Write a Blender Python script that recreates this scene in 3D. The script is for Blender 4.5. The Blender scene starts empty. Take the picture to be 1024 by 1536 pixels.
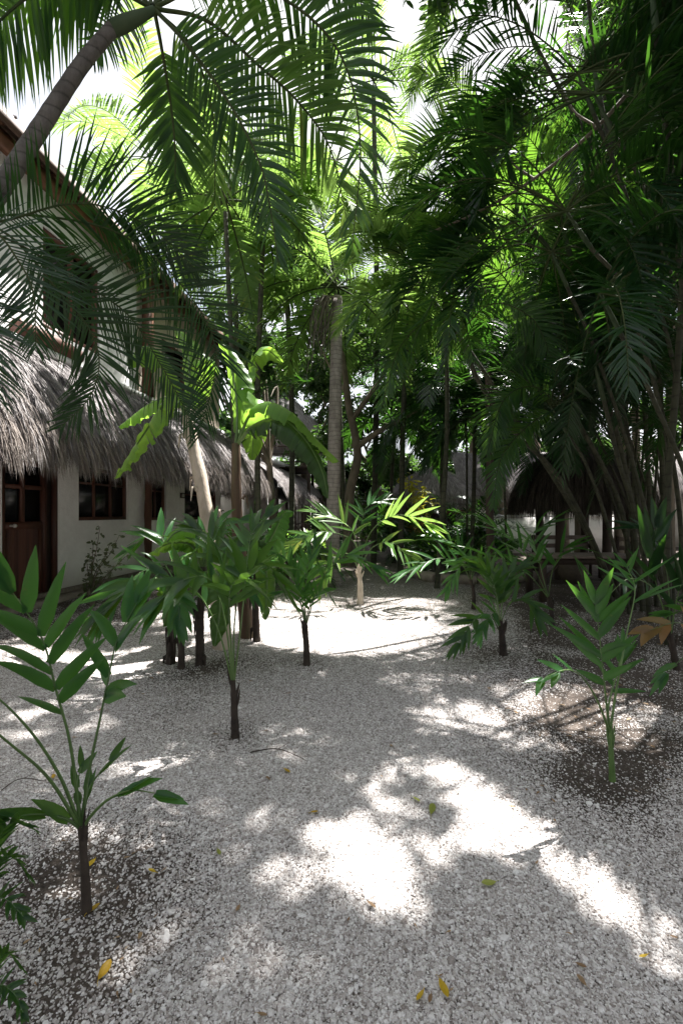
import bpy, math, random
import numpy as np
R = math.radians
random.seed(7); rng = np.random.default_rng(7)
scene = bpy.context.scene
col = scene.collection
F = 700.0; H = 1.5; HY = 770.0
def at(px, py, Y): return np.array([(px-512)/F*Y, Y, H+(HY-py)/F*Y])
def gnd(px, py):
    Y = H*F/(py-HY); return np.array([(px-512)/F*Y, Y, 0.0])
def nrm(v):
    v = np.asarray(v, float); return v/np.maximum(np.linalg.norm(v, axis=-1, keepdims=True), 1e-9)
UP = np.array([0., 0., 1.])
SUN_EL = 66; sv = np.array([0.64, 0.77])
sv /= np.linalg.norm(sv)
SUN = np.array([sv[0]*math.cos(R(SUN_EL)), sv[1]*math.cos(R(SUN_EL)), math.sin(R(SUN_EL))])

# ------------------------------------------------------------------ mesh builder
class MB:
    def __init__(s): s.v = []; s.q = []; s.t = []; s.qa = []; s.ta = []; s.n = 0
    def add(s, v, faces, mat=0, rnd=None):
        v = np.asarray(v, float).reshape(-1, 3); f = np.asarray(faces, int)
        if len(f) == 0: return
        if rnd is None: rnd = np.full(len(f), random.random())
        a = np.stack([np.full(len(f), mat, float), np.broadcast_to(rnd, (len(f),)).astype(float)], 1)
        if f.shape[1] == 4: s.q.append(f+s.n); s.qa.append(a)
        else: s.t.append(f+s.n); s.ta.append(a)
        s.v.append(v); s.n += len(v)
    def box(s, c, size, rz=0, mat=0, rnd=None, axes=None):
        c = np.asarray(c, float); h = np.asarray(size, float)/2
        if axes is None:
            axes = np.array([[math.cos(rz), math.sin(rz), 0], [-math.sin(rz), math.cos(rz), 0], [0, 0, 1]])
        v = [c+axes[0]*h[0]*x+axes[1]*h[1]*y+axes[2]*h[2]*z for z in (-1, 1) for y in (-1, 1) for x in (-1, 1)]
        s.add(v, [[0, 2, 3, 1], [4, 5, 7, 6], [0, 1, 5, 4], [2, 6, 7, 3], [0, 4, 6, 2], [1, 3, 7, 5]], mat, rnd)
    def tube(s, pts, rad, sides=8, mat=0, rnd=None, caps=True):
        pts = np.asarray(pts, float); n = len(pts)
        rad = np.broadcast_to(np.asarray(rad, float), (n,))
        T = nrm(np.gradient(pts, axis=0))
        ref = np.array([1., 0, 0]) if abs(T[0][2]) > .7 else UP
        A = nrm(np.cross(T, ref)); B = np.cross(T, A)
        th = np.linspace(0, 2*math.pi, sides, endpoint=False)
        v = pts[:, None]+rad[:, None, None]*(A[:, None]*np.cos(th)[None, :, None]+B[:, None]*np.sin(th)[None, :, None])
        i = np.arange(n-1)[:, None]*sides; j = np.arange(sides)[None]; j2 = (j+1) % sides
        f = np.stack([i+j, i+j2, i+sides+j2, i+sides+j], -1).reshape(-1, 4)
        v = v.reshape(-1, 3); b = s.n
        if rnd is None: rnd = random.random()
        s.add(v, f, mat, rnd)
        if caps:
            for k, c in ((0, pts[0]), (n-1, pts[-1])):
                ring = v[k*sides:(k+1)*sides]
                vv = np.vstack([ring, c]); jj = np.arange(sides)
                s.add(vv, np.stack([jj, (jj+1) % sides, np.full(sides, sides)], 1)[:, ::(1 if k else -1)], mat, rnd)
    def build(s, name, mats, parent=None, smooth=True):
        me = bpy.data.meshes.new(name)
        v = np.vstack(s.v)
        if parent is not None: v = v-np.array(parent.location)
        q = np.vstack(s.q) if s.q else np.zeros((0, 4), int); t = np.vstack(s.t) if s.t else np.zeros((0, 3), int)
        a = np.vstack([x for x in s.qa+s.ta])
        me.vertices.add(len(v)); me.vertices.foreach_set('co', v.astype(np.float32).ravel())
        li = np.concatenate([q.ravel(), t.ravel()]); me.loops.add(len(li)); me.loops.foreach_set('vertex_index', li.astype(np.int32))
        nf = len(q)+len(t); me.polygons.add(nf)
        ls = np.concatenate([np.arange(len(q))*4, len(q)*4+np.arange(len(t))*3])
        me.polygons.foreach_set('loop_start', ls.astype(np.int32))
        me.polygons.foreach_set('material_index', a[:, 0].astype(np.int32))
        me.update(calc_edges=True)
        if smooth: me.polygons.foreach_set('use_smooth', np.ones(nf, bool))
        at_ = me.attributes.new('rnd', 'FLOAT', 'FACE'); at_.data.foreach_set('value', a[:, 1].astype(np.float32))
        for m in (mats if isinstance(mats, (list, tuple)) else [mats]): me.materials.append(m)
        me.validate()
        o = bpy.data.objects.new(name, me); col.objects.link(o)
        if parent is not None: o.parent = parent
        return o
def thing(name, label, cat, loc=(0, 0, 0), group=None):
    o = bpy.data.objects.new(name, None); col.objects.link(o); o.empty_display_size = .2
    o.location = loc; o['label'] = label; o['category'] = cat
    if group: o['group'] = group
    return o
def tag(o, label=None, cat=None, group=None, kind=None):
    if label: o['label'] = label
    if cat: o['category'] = cat
    if group: o['group'] = group
    if kind: o['kind'] = kind
    return o
def recentre(o, loc):
    me = o.data; loc = np.asarray(loc, float); n = len(me.vertices); a = np.empty(n*3, np.float32)
    me.vertices.foreach_get('co', a); a = (a.reshape(-1, 3)-loc).astype(np.float32); me.vertices.foreach_set('co', a.ravel())
    o.location = loc; return o

# ------------------------------------------------------------------ materials
class NT:
    def __init__(s, name):
        s.m = bpy.data.materials.new(name); s.m.use_nodes = True; s.t = s.m.node_tree; s.t.nodes.clear()
        s.out = s.n('ShaderNodeOutputMaterial')
    def n(s, typ, **kw):
        nd = s.t.nodes.new(typ)
        for k, v in kw.items():
            if k.startswith('i_'): nd.inputs[k[2:].replace('_', ' ')].default_value = v
            else: setattr(nd, k, v)
        return nd
    def l(s, a, b): s.t.links.new(a, b)
    def noise(s, scale, detail=4, rough=.6, vec=None, dist=0):
        nd = s.n('ShaderNodeTexNoise'); nd.inputs['Scale'].default_value = scale; nd.inputs['Detail'].default_value = detail
        nd.inputs['Roughness'].default_value = rough; nd.inputs['Distortion'].default_value = dist
        if vec is not None: s.l(vec, nd.inputs['Vector'])
        return nd.outputs['Fac']
    def ramp(s, fac, stops):
        nd = s.n('ShaderNodeValToRGB'); e = nd.color_ramp.elements
        while len(e) < len(stops): e.new(.5)
        for k, (p, c) in enumerate(stops): e[k].position = p; e[k].color = (*c, 1) if len(c) == 3 else c
        s.l(fac, nd.inputs['Fac']); return nd.outputs['Color']
    def mix(s, fac, a, b, mode='MIX'):
        nd = s.n('ShaderNodeMix', data_type='RGBA', blend_type=mode)
        for val, k in ((fac, 0), (a, 6), (b, 7)):
            if hasattr(val, 'links'): s.l(val, nd.inputs[k])
            elif k == 0: nd.inputs[0].default_value = val
            else: nd.inputs[k].default_value = (*val, 1)
        return nd.outputs[2]
    def math(s, op, a, b=0.0):
        nd = s.n('ShaderNodeMath', operation=op)
        for k, val in enumerate((a, b)):
            if hasattr(val, 'links'): s.l(val, nd.inputs[k])
            else: nd.inputs[k].default_value = val
        return nd.outputs[0]
    def attr(s, name): return s.n('ShaderNodeAttribute', attribute_name=name).outputs['Fac']
    def pos(s): return s.n('ShaderNodeNewGeometry').outputs['Position']
    def bsdf(s, colr, rough=.6, spec=.5, bump=None, bd=.01, bs=1.0):
        p = s.n('ShaderNodeBsdfPrincipled')
        if hasattr(colr, 'links'): s.l(colr, p.inputs['Base Color'])
        else: p.inputs['Base Color'].default_value = (*colr, 1)
        if hasattr(rough, 'links'): s.l(rough, p.inputs['Roughness'])
        else: p.inputs['Roughness'].default_value = rough
        p.inputs['Specular IOR Level'].default_value = spec
        if bump is not None:
            b = s.n('ShaderNodeBump'); b.inputs['Distance'].default_value = bd; b.inputs['Strength'].default_value = bs
            s.l(bump, b.inputs['Height']); s.l(b.outputs[0], p.inputs['Normal'])
        s.l(p.outputs[0], s.out.inputs[0]); return p
def scaled(nt, sx, sy, sz, src=None):
    m = nt.n('ShaderNodeMapping'); m.inputs['Scale'].default_value = (sx, sy, sz)
    if src is None: src = nt.n('ShaderNodeTexCoord').outputs['Object']
    nt.l(src, m.inputs['Vector']); return m.outputs[0]

def leaf_mat(name, dark, light, trans, tw=.35, rough=.38, yellow=None, spots=False):
    nt = NT(name); r = nt.attr('rnd')
    nz = nt.noise(3.0, 3, .6, nt.pos())
    f = nt.math('ADD', nt.math('MULTIPLY', r, .65), nt.math('MULTIPLY', nz, .4))
    stops = [(0.05, dark), (.8, light)]
    if yellow: stops.append((.97, yellow))
    c = nt.ramp(f, stops)
    if spots: c = nt.mix(nt.math('MULTIPLY', nt.ramp(nt.noise(26, 5, .75, nt.pos()), [(.60, (0, 0, 0)), (.72, (1, 1, 1))]), .7), c, (.16, .11, .04)); c = nt.mix(nt.math('MULTIPLY', nt.noise(70, 3, .6, nt.pos()), .35), c, dark)
    p = nt.bsdf(c, rough, .35)
    tr = nt.n('ShaderNodeBsdfTranslucent')
    nt.l(nt.mix(.3, trans, c), tr.inputs['Color'])
    mx = nt.n('ShaderNodeMixShader'); mx.inputs[0].default_value = tw
    nt.l(p.outputs[0], mx.inputs[1]); nt.l(tr.outputs[0], mx.inputs[2]); nt.l(mx.outputs[0], nt.out.inputs[0])
    return nt.m
M = {}
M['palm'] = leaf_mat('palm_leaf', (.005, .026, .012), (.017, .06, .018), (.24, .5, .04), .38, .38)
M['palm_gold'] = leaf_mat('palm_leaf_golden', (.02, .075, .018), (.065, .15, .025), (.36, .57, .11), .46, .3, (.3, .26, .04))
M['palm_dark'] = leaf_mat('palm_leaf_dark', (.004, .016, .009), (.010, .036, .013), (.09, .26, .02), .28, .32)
M['sap'] = leaf_mat('sapling_leaf', (.012, .055, .018), (.035, .12, .028), (.2, .5, .05), .35, .33, (.11, .2, .04), spots=True)
M['banana'] = leaf_mat('banana_leaf', (.05, .13, .025), (.13, .25, .04), (.42, .72, .08), .5, .4, (.4, .38, .05), spots=True)
M['tree'] = leaf_mat('broad_leaf', (.009, .026, .01), (.022, .055, .018), (.13, .27, .04), .3, .4, (.13, .17, .03))
M['olive'] = leaf_mat('shrub_leaf', (.05, .07, .04), (.1, .12, .06), (.25, .3, .08), .3, .5)
M['croton'] = leaf_mat('croton_leaf', (.12, .16, .02), (.35, .33, .04), (.7, .65, .05), .4, .4)
M['redleaf'] = leaf_mat('reddish_leaf', (.06, .08, .02), (.22, .1, .05), (.5, .35, .06), .35, .4)
M['deadleaf'] = leaf_mat('dry_leaf', (.16, .09, .05), (.34, .24, .14), (.4, .25, .1), .2, .6)
M['yellowleaf'] = leaf_mat('yellow_leaf', (.35, .2, .02), (.55, .38, .03), (.5, .35, .02), .2, .5)
M['greenfallen'] = leaf_mat('green_fallen_leaf', (.2, .24, .04), (.35, .38, .1), (.4, .4, .05), .2, .5)

def simple(name, stops, nscale=6, rough=.7, bump=.01, spec=.4, stretch=(1, 1, 1), bscale=None):
    nt = NT(name); v = scaled(nt, *stretch)
    n = nt.noise(nscale, 6, .65, v)
    f = nt.math('ADD', nt.math('MULTIPLY', n, .75), nt.math('MULTIPLY', nt.attr('rnd'), .25))
    c = nt.ramp(f, stops)
    nt.bsdf(c, rough, spec, nt.noise(bscale or nscale*3, 5, .65, v), bump); return nt.m
M['rachis'] = simple('frond_stalk', [(.3, (.025, .042, .015)), (.7, (.06, .075, .03))], 5, .8, .002, .15)
M['petiole'] = simple('green_petiole', [(.3, (.05, .1, .03)), (.7, (.12, .2, .06))], 8, .4, .002)
M['darkstem'] = simple('dark_stem', [(.3, (.015, .01, .008)), (.7, (.06, .045, .035))], 12, .8, .004)
M['wood'] = simple('red_brown_wood', [(.3, (.05, .018, .012)), (.7, (.13, .05, .03))], 6, .55, .004, .4, (1, 1, .12))
M['wood_orange'] = simple('warm_post_wood', [(.3, (.07, .028, .014)), (.7, (.17, .075, .04))], 6, .6, .006, .4, (1, 1, .15))
M['wood_dark'] = simple('dark_weathered_wood', [(.3, (.02, .013, .01)), (.7, (.06, .04, .03))], 6, .7, .004, .4, (1, 1, .2))
M['wood_grey'] = simple('grey_weathered_wood', [(.3, (.10, .08, .07)), (.7, (.25, .2, .17))], 6, .8, .006, .3, (1, 1, .2))
M['stone'] = simple('rough_stone', [(.3, (.14, .11, .09)), (.7, (.36, .32, .27))], 5, .9, .02)
M['bark'] = simple('tree_bark', [(.3, (.09, .075, .055)), (.7, (.24, .2, .15))], 7, .85, .012, .3, (1, 1, .4))
M['metal'] = simple('dull_metal', [(.3, (.35, .33, .3)), (.7, (.6, .58, .55))], 20, .35, .001)
M['banana_stem'] = simple('banana_stem', [(.3, (.025, .014, .01)), (.55, (.08, .048, .028)), (.75, (.1, .12, .05))], 5, .65, .006, .4, (1, 1, .15))
M['clay'] = simple('dark_clay', [(.3, (.03, .025, .02)), (.7, (.1, .08, .06))], 6, .8, .006)
M['plank'] = simple('roof_plank', [(.3, (.05, .028, .02)), (.7, (.14, .08, .055))], 7, .7, .006, .4, (1, .15, 1))

def plaster(name, c1, c2):
    nt = NT(name); p = nt.pos()
    big = nt.noise(.9, 5, .6, p); sm = nt.noise(9, 6, .6, p); fine = nt.noise(38, 4, .6, p)
    c = nt.ramp(nt.math('ADD', nt.math('MULTIPLY', big, .7), nt.math('MULTIPLY', sm, .3)), [(.3, c1), (.62, c2)])
    # splash dirt near the ground
    sep = nt.n('ShaderNodeSeparateXYZ'); nt.l(p, sep.inputs[0])
    mr = nt.n('ShaderNodeMapRange'); nt.l(nt.math('ADD', sep.outputs[2], nt.math('MULTIPLY', sm, -.35)), mr.inputs[0])
    mr.inputs[1].default_value = -.1; mr.inputs[2].default_value = .35; mr.inputs[3].default_value = .45; mr.inputs[4].default_value = 0
    c = nt.mix(mr.outputs[0], c, (.3, .24, .18))
    nt.bsdf(c, .9, .2, nt.math('ADD', sm, nt.math('MULTIPLY', fine, .5)), .03, .8); return nt.m
M['white'] = plaster('white_plaster', (.68, .665, .64), (.86, .85, .83))
M['white_cool'] = plaster('weathered_plaster', (.62, .62, .62), (.82, .82, .82))
M['beige'] = plaster('beige_plaster', (.5, .42, .34), (.62, .54, .45))

def thatch_mat(name, c1, c2, c3):
    nt = NT(name); r = nt.attr('rnd'); n = nt.noise(1.3, 4, .6, nt.pos())
    f = nt.math('ADD', nt.math('MULTIPLY', r, .7), nt.math('MULTIPLY', n, .4))
    nt.bsdf(nt.ramp(f, [(.1, c1), (.5, c2), (.9, c3)]), .75, .3, nt.noise(40, 4, .7, nt.pos()), .02); return nt.m
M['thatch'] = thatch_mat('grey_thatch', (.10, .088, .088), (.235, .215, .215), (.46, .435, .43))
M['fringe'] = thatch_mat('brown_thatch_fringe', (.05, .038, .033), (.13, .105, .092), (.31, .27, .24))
M['thatch_shaded'] = thatch_mat('shaded_thatch', (.014, .011, .01), (.04, .033, .027), (.09, .075, .06))  # shade from the canes is put into this thatch colour

nt = NT('dark_glass'); nt.bsdf((.008, .009, .010), .25, .5); M['glass'] = nt.m
def trunk_mat(name, c1, c2, ringc, freq):
    nt = NT(name); tc = nt.pos(); sep = nt.n('ShaderNodeSeparateXYZ'); nt.l(tc, sep.inputs[0])
    z = nt.math('ADD', nt.math('MULTIPLY', sep.outputs[2], freq), nt.math('MULTIPLY', nt.noise(6, 3, .5, tc), .8))
    ring = nt.math('PINGPONG', z, .5)
    c = nt.ramp(nt.noise(9, 6, .7, scaled(nt, 1, 1, .35)), [(.3, c1), (.7, c2)])
    rf = nt.ramp(ring, [(0, (1, 1, 1)), (.12, (0, 0, 0))])
    c = nt.mix(nt.math('MULTIPLY', rf, .6), c, ringc)
    nt.bsdf(c, .75, .3, nt.math('ADD', nt.math('MULTIPLY', nt.noise(30, 5, .7, tc), .6), ring), .012); return nt.m
M['trunk_grey'] = trunk_mat('ringed_palm_trunk', (.05, .043, .04), (.15, .135, .12), (.02, .018, .015), 11)
M['trunk_mid'] = trunk_mat('pale_ringed_trunk', (.17, .15, .135), (.38, .35, .32), (.07, .06, .05), 11)
M['cane'] = trunk_mat('ringed_green_cane', (.02, .024, .014), (.07, .07, .045), (.012, .011, .009), 7)
M['shaft'] = simple('crownshaft', [(.3, (.03, .055, .025)), (.7, (.07, .09, .05))], 6, .75, .003, .2, (1, 1, .2))
M['pale_trunk'] = simple('pale_trunk', [(.3, (.32, .26, .2)), (.7, (.6, .52, .43))], 7, .8, .01, .3, (1, 1, .4))

# ------------------------------------------------------------------ plant builders
def catmull(P, n=28):
    P = np.asarray(P, float)
    P = np.vstack([2*P[0]-P[1], P, 2*P[-1]-P[-2]]); out = []
    segs = len(P)-3
    for u in np.linspace(0, segs-1e-6, n*3):
        i = int(u); t = u-i; a, b, c, d = P[i:i+4]
        out.append(.5*((2*b)+(-a+c)*t+(2*a-5*b+4*c-d)*t*t+(-a+3*b-3*c+d)*t**3))
    out = np.array(out); L = np.concatenate([[0], np.cumsum(np.linalg.norm(np.diff(out, axis=0), axis=1))])
    s = np.linspace(0, L[-1], n)
    return np.stack([np.interp(s, L, out[:, k]) for k in range(3)], 1), L[-1]
def grow(base, az, el, length, droop, n=9, sway=0):
    """a stalk leaving base at azimuth az and elevation el, bending down under its weight"""
    d = np.array([math.cos(az)*math.cos(el), math.sin(az)*math.cos(el), math.sin(el)]); p = np.array(base, float); P = [p]
    side = np.array([-math.sin(az), math.cos(az), 0])
    for k in range(n):
        p = p+d*length/n; P.append(p)
        d = nrm(d+np.array([0, 0, -1])*droop*(.5+1.4*k/n)/n*2.2+side*sway/n)
    return np.array(P)
def frond(mb, P, pairs=50, ll=.5, lw=.03, start=.16, v=15, grav=.5, a0=68, a1=28, r0=.012, roll=0, twist=0, lod=1, mats=(0, 1), jit=1.0, tipmin=.3, missing=.05, basemin=.55, face=0, noprune=False):
    """one feather frond: rachis tube + rows of folded, drooping leaflets"""
    n = 28; S, L = catmull(P, n)
    T = nrm(np.gradient(S, axis=0))
    D = S[-1]-S[0]; D[2] = 0
    if np.linalg.norm(D) < .15*L: D = T[0]*[1, 1, 0]
    if np.linalg.norm(D) < 1e-3: D = np.array([1., 0, 0])
    D = nrm(D); S0 = np.cross(D, UP)
    t = np.linspace(start, 1, pairs); t = np.concatenate([t, t+.35/pairs]); t = np.clip(t+rng.normal(0, .12/pairs, len(t))*jit, 0, 1)
    side = np.concatenate([np.ones(pairs), -np.ones(pairs)])
    keep = rng.random(len(t)) > missing; t = t[keep]; side = side[keep]; N = len(t)
    if PRUNE and not noprune:      # leaflets left out where their shadow would cover a chosen sun patch
        Q = np.stack([np.interp(t*(n-1), np.arange(n), S[:, k]) for k in range(3)], 1); Q2 = Q+S0*(side*ll*.7)[:, None]-[0, 0, .25*ll]
        k = ~((lit(Q, far=8.3) | lit(Q2, far=8.3)) & (rng.random(len(t)) < np.where(Q[:, 1] < 7.2, .92, .75)) & (Q[:, 2] > 1.7)); t = t[k]; side = side[k]; N = len(t)
        if N < 6: return
        if N < .4*pairs*2: return
    mb.tube(S, np.linspace(r0, r0*.22, n), 5 if lod else 4, mats[1], None, False)
    x = t*(n-1)
    ii = np.arange(n); Pp = np.stack([np.interp(x, ii, S[:, k]) for k in range(3)], 1); Tt = nrm(np.stack([np.interp(x, ii, T[:, k]) for k in range(3)], 1))
    Sd = nrm(S0[None]-(Tt@S0)[:, None]*Tt)
    if face:
        Sf = nrm(np.cross(Tt, nrm(Pp-[0, 0, H]))); Sf = Sf*(np.sign(np.sum(Sf[N//4]*Sd[N//4])+1e-9)); Sd = nrm(Sd*(1-face)+Sf*face)
    Nn = np.cross(Sd, Tt)
    ro = R(roll)+R(twist)*t
    Sd, Nn = Sd*np.cos(ro)[:, None]+Nn*np.sin(ro)[:, None], -Sd*np.sin(ro)[:, None]+Nn*np.cos(ro)[:, None]
    q = (t-start)/(1-start); q = np.clip(q, 0, 1)
    prof = np.where(q < .3, basemin+(1-basemin)*(q/.3), 1-(1-tipmin)*(np.maximum(q-.3, 0)/.7)**1.8)
    length = ll*prof*(1+rng.normal(0, .05, N)*jit)
    a = R(a0)+(R(a1)-R(a0))*q**1.3+rng.normal(0, .075, N)*jit
    vv = R(v)*(1-.4*q)+rng.normal(0, .11, N)*jit
    d = Tt*np.cos(a)[:, None]+np.sin(a)[:, None]*(Sd*(side*np.cos(vv))[:, None]+Nn*np.sin(vv)[:, None])
    K = 4 if lod else 3
    wp = np.array([.55, 1, .85, .55, .04]) if lod else np.array([.6, 1, .7, .04])
    W = nrm(Tt-np.sum(Tt*d, 1)[:, None]*d)
    g = grav*(1+rng.normal(0, .25, N)*jit)+np.where(rng.random(N) < .05, rng.uniform(.6, 1.6, N), 0)
    pos = Pp+0; rows = []
    w = lw*(.55+.45*prof)*(1+rng.normal(0, .08, N))
    for k in range(K+1):
        hw = W*(w*wp[k]/2)[:, None]
        if lod:
            nn = nrm(np.cross(W, d)); nn *= np.sign(nn[:, 2:3]+1e-6)
            rows.append(np.stack([pos-hw, pos-nn*(w*wp[k]*.16)[:, None], pos+hw], 1))
        else: rows.append(np.stack([pos-hw, pos+hw], 1))
        if k < K:
            pos = pos+d*(length/K)[:, None]
            d = nrm(d+np.array([0, 0, -1])*(g*(.35+.9*k/K))[:, None]/K*1.6)
    V = np.stack(rows, 1); c = V.shape[2]   # N,K+1,c,3
    base = np.arange(N)[:, None, None]*(K+1)*c+np.arange(K)[None, :, None]*c+np.arange(c-1)[None, None]
    f = np.stack([base, base+1, base+c+1, base+c], -1).reshape(-1, 4)
    rr = np.repeat(np.clip(.5+rng.normal(0, .27, N), 0, 1), K*(c-1))
    mb.add(V.reshape(-1, 3), f, mats[0], rr)

def trunk_mesh(mb, P, r0, r1, rings=True, mat=0, sides=12, step=.05):
    S, L = catmull(P, max(12, int(sum(np.linalg.norm(np.diff(np.asarray(P, float), axis=0), axis=1))/step)))
    n = len(S); rad = np.linspace(r0, r1, n)
    if rings: rad = rad*(1+.035*((np.arange(n) % 3) == 0))
    rad[:3] *= np.array([1.35, 1.2, 1.08])
    mb.tube(S, rad, sides, mat, .5)
def crownshaft(p0, p1, r0, r1, parent):
    mb = MB(); k = np.linspace(0, 1, 9)[:, None]; P = np.asarray(p0)[None]*(1-k)+np.asarray(p1)[None]*k
    rr = r0+(r1-r0)*k[:, 0]+.25*r0*np.sin(k[:, 0]*math.pi)*(1-k[:, 0]); mb.tube(P, rr, 10, 0)
    return mb.build('crownshaft', M['shaft'], parent)
def palm(name, label, trunkP, r0, r1, fronds, tmat='trunk_grey', lmat='palm', shaft=None, group=None, rings=True, cat='palm tree', **kw):
    """fronds: list of dicts(P=points, **frond params)"""
    base = np.array(trunkP[0], float); base[2] = 0
    th = thing(name, label, cat, tuple(base), group)
    mb = MB(); trunk_mesh(mb, trunkP, r0, r1, rings); mb.build('trunk', M[tmat], th)
    if shaft is not None: crownshaft(trunkP[-1], shaft, r1*1.15, r1*.6, th)
    for fd in fronds:
        fd = dict(kw, **fd); P = fd.pop('P'); lm = fd.pop('mat', lmat)
        mb = MB(); frond(mb, P, **fd)
        if mb.n: mb.build('frond', [M[lm], M['rachis']], th)
    return th
PRUNE = False
def crown(c, n, length, el=(75, 0), droop=.75, az0=None, azr=2*math.pi, **kw):
    out = []; off = random.random()*6.28 if az0 is None else az0
    for k in range(n):
        az = (off+k*2.399963) if azr > 6 else off+azr*((k+.5)/n-.5)+random.uniform(-.15, .15)
        e = el[0]+(el[1]-el[0])*(k+.5)/n if azr > 6 else random.uniform(el[1], el[0])
        best = None
        for tr in range(7 if PRUNE else 1):
            P = grow(c, az+random.uniform(-.35, .35)*tr, R(e+random.uniform(-6, 6)), length*random.uniform(.85, 1.1), droop*random.uniform(.8, 1.2), sway=random.uniform(-.3, .3))
            sc = lit(P[2:], far=8.3).mean() if PRUNE else 0
            if best is None or sc < best[0]-.05: best = (sc, P)
        if best[0] > .45: continue
        P = best[1]
        out.append(dict(P=P, roll=random.uniform(-18, 18), **kw))
    return out
def px(*pts): return np.array([at(*p) for p in pts])

def broad_tree(label, base, height, crown_c, crown_r, nblob, per, size, r0=.12, name='tree', group=None, test=None, mat='tree', limbs=6, cat='tree', blob=(.28, .45), flatten=.75):
    base = np.array(base, float); th = thing(name, label, cat, tuple(base), group)
    mb = MB(); cc = np.array(crown_c, float)
    fork = base+np.array([(cc[0]-base[0])*.4, (cc[1]-base[1])*.4, height*.45])
    trunk_mesh(mb, [base, base+(fork-base)*[.2, .2, .5], fork], r0, r0*.7, False, sides=9, step=.3)
    blobs = []; rads = []
    cr = np.array(crown_r, float)*np.array([1, 1, 1])
    for k in range(nblob):
        u = nrm(rng.normal(size=3)); b = cc+u*cr*rng.random()**.4*[1, 1, 1]; blobs.append(b); rads.append(min(cr)*random.uniform(*blob))
    for k in range(min(limbs, nblob)):
        b = blobs[k]; mid = (fork+b)/2+rng.normal(0, .15, 3)*np.linalg.norm(b-fork)*.4
        S, _ = catmull([fork-[0, 0, .1], mid, b], 10); mb.tube(S, np.linspace(r0*.5, r0*.1, 10), 6, 0)
        for j in range(2):
            e = blobs[random.randrange(nblob)]
            if np.linalg.norm(e-mid) < min(cr)*1.4: S, _ = catmull([mid, (mid+e)/2+[0, 0, .1], e], 8); mb.tube(S, np.linspace(r0*.25, r0*.06, 8), 5, 0)
    mb.build('trunk', M['bark'], th)
    mb = MB(); leaf_cloud(mb, blobs, rads, per, size, test=test); mb.build('crown', M[mat], th)
    return th

def banana_leaf(mb, P, width, tears=10, roll=0, fold=.35, mats=(0, 1), twist=0):
    n = 84; S, L = catmull(P, n); T = nrm(np.gradient(S, axis=0))
    D = (S[-1]-S[0])*[1, 1, 0]
    if np.linalg.norm(D) < .1*L: D = np.array([1., .2, 0])
    S0 = np.cross(nrm(D), UP)
    mb.tube(S, np.linspace(.022, .004, n), 6, mats[1], None, False)
    t = np.linspace(0, 1, n); q = np.clip((t-.14)/.86, 0, 1)
    w = width*np.clip(np.sin(np.clip(q, 0, 1)**.62*math.pi), 0, 1)**.6*np.where(t < .14, 0, 1)
    Sd = nrm(S0[None]-(T@S0)[:, None]*T); Nn = np.cross(Sd, T); ro = R(roll)+R(twist)*t
    Sd, Nn = Sd*np.cos(ro)[:, None]+Nn*np.sin(ro)[:, None], -Sd*np.sin(ro)[:, None]+Nn*np.cos(ro)[:, None]
    for sd in (1, -1):
        cuts = sorted(random.sample(range(14, n-6), tears+3))+[n-1]; a = 11
        droop = random.uniform(.25, .6)
        for b in cuts:
            if b-a < 1: continue
            idx = np.arange(a, b+1); gap = random.uniform(-.15, .3)
            rows = []; M_ = 6
            for j in range(M_+1):
                u = j/M_; shrink = np.clip(1-.05*u, .5, 1)
                x0 = S[idx]; ang = fold-(droop+gap)*u*1.6
                wob = .010*np.sin(idx*.8+j*.6)+.004*np.sin(idx*2.9)
                ctr = S[idx].mean(0)
                p = x0+Sd[idx]*(sd*w[idx]*u*math.cos(ang))[:, None]+Nn[idx]*((w[idx]*u*math.sin(ang)+wob*u))[:, None]+T[idx]*(w[idx]*u*.22)[:, None]
                p = p-UP*(w[idx]*u*u*max(0, droop+gap)*.7)[:, None]
                if len(idx) > 1: p = ctr*(.05*u)+p*(1-.05*u) if False else p
                rows.append(p)
            V = np.stack(rows, 1); m = len(idx); c = M_+1
            i = np.arange(m-1)[:, None]*c+np.arange(M_)[None]
            f = np.stack([i, i+1, i+c+1, i+c], -1).reshape(-1, 4)
            mb.add(V.reshape(-1, 3), f, mats[0], np.repeat(np.clip(random.uniform(.3, .6)+rng.normal(0, .16, m-1)+.12*np.sin(np.arange(m-1)*1.6), 0, 1), M_)); a = b
def _lc_add(mb, V, q, t, mat, rr):
    b = mb.n; mb.v.append(V); mb.n += len(V)
    mb.q.append(q+b); mb.qa.append(np.stack([np.full(len(q), mat, float), np.tile(rr, 2)], 1))
    mb.t.append(t+b); mb.ta.append(np.stack([np.full(len(t), mat, float), np.tile(rr, 2)], 1))
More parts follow.
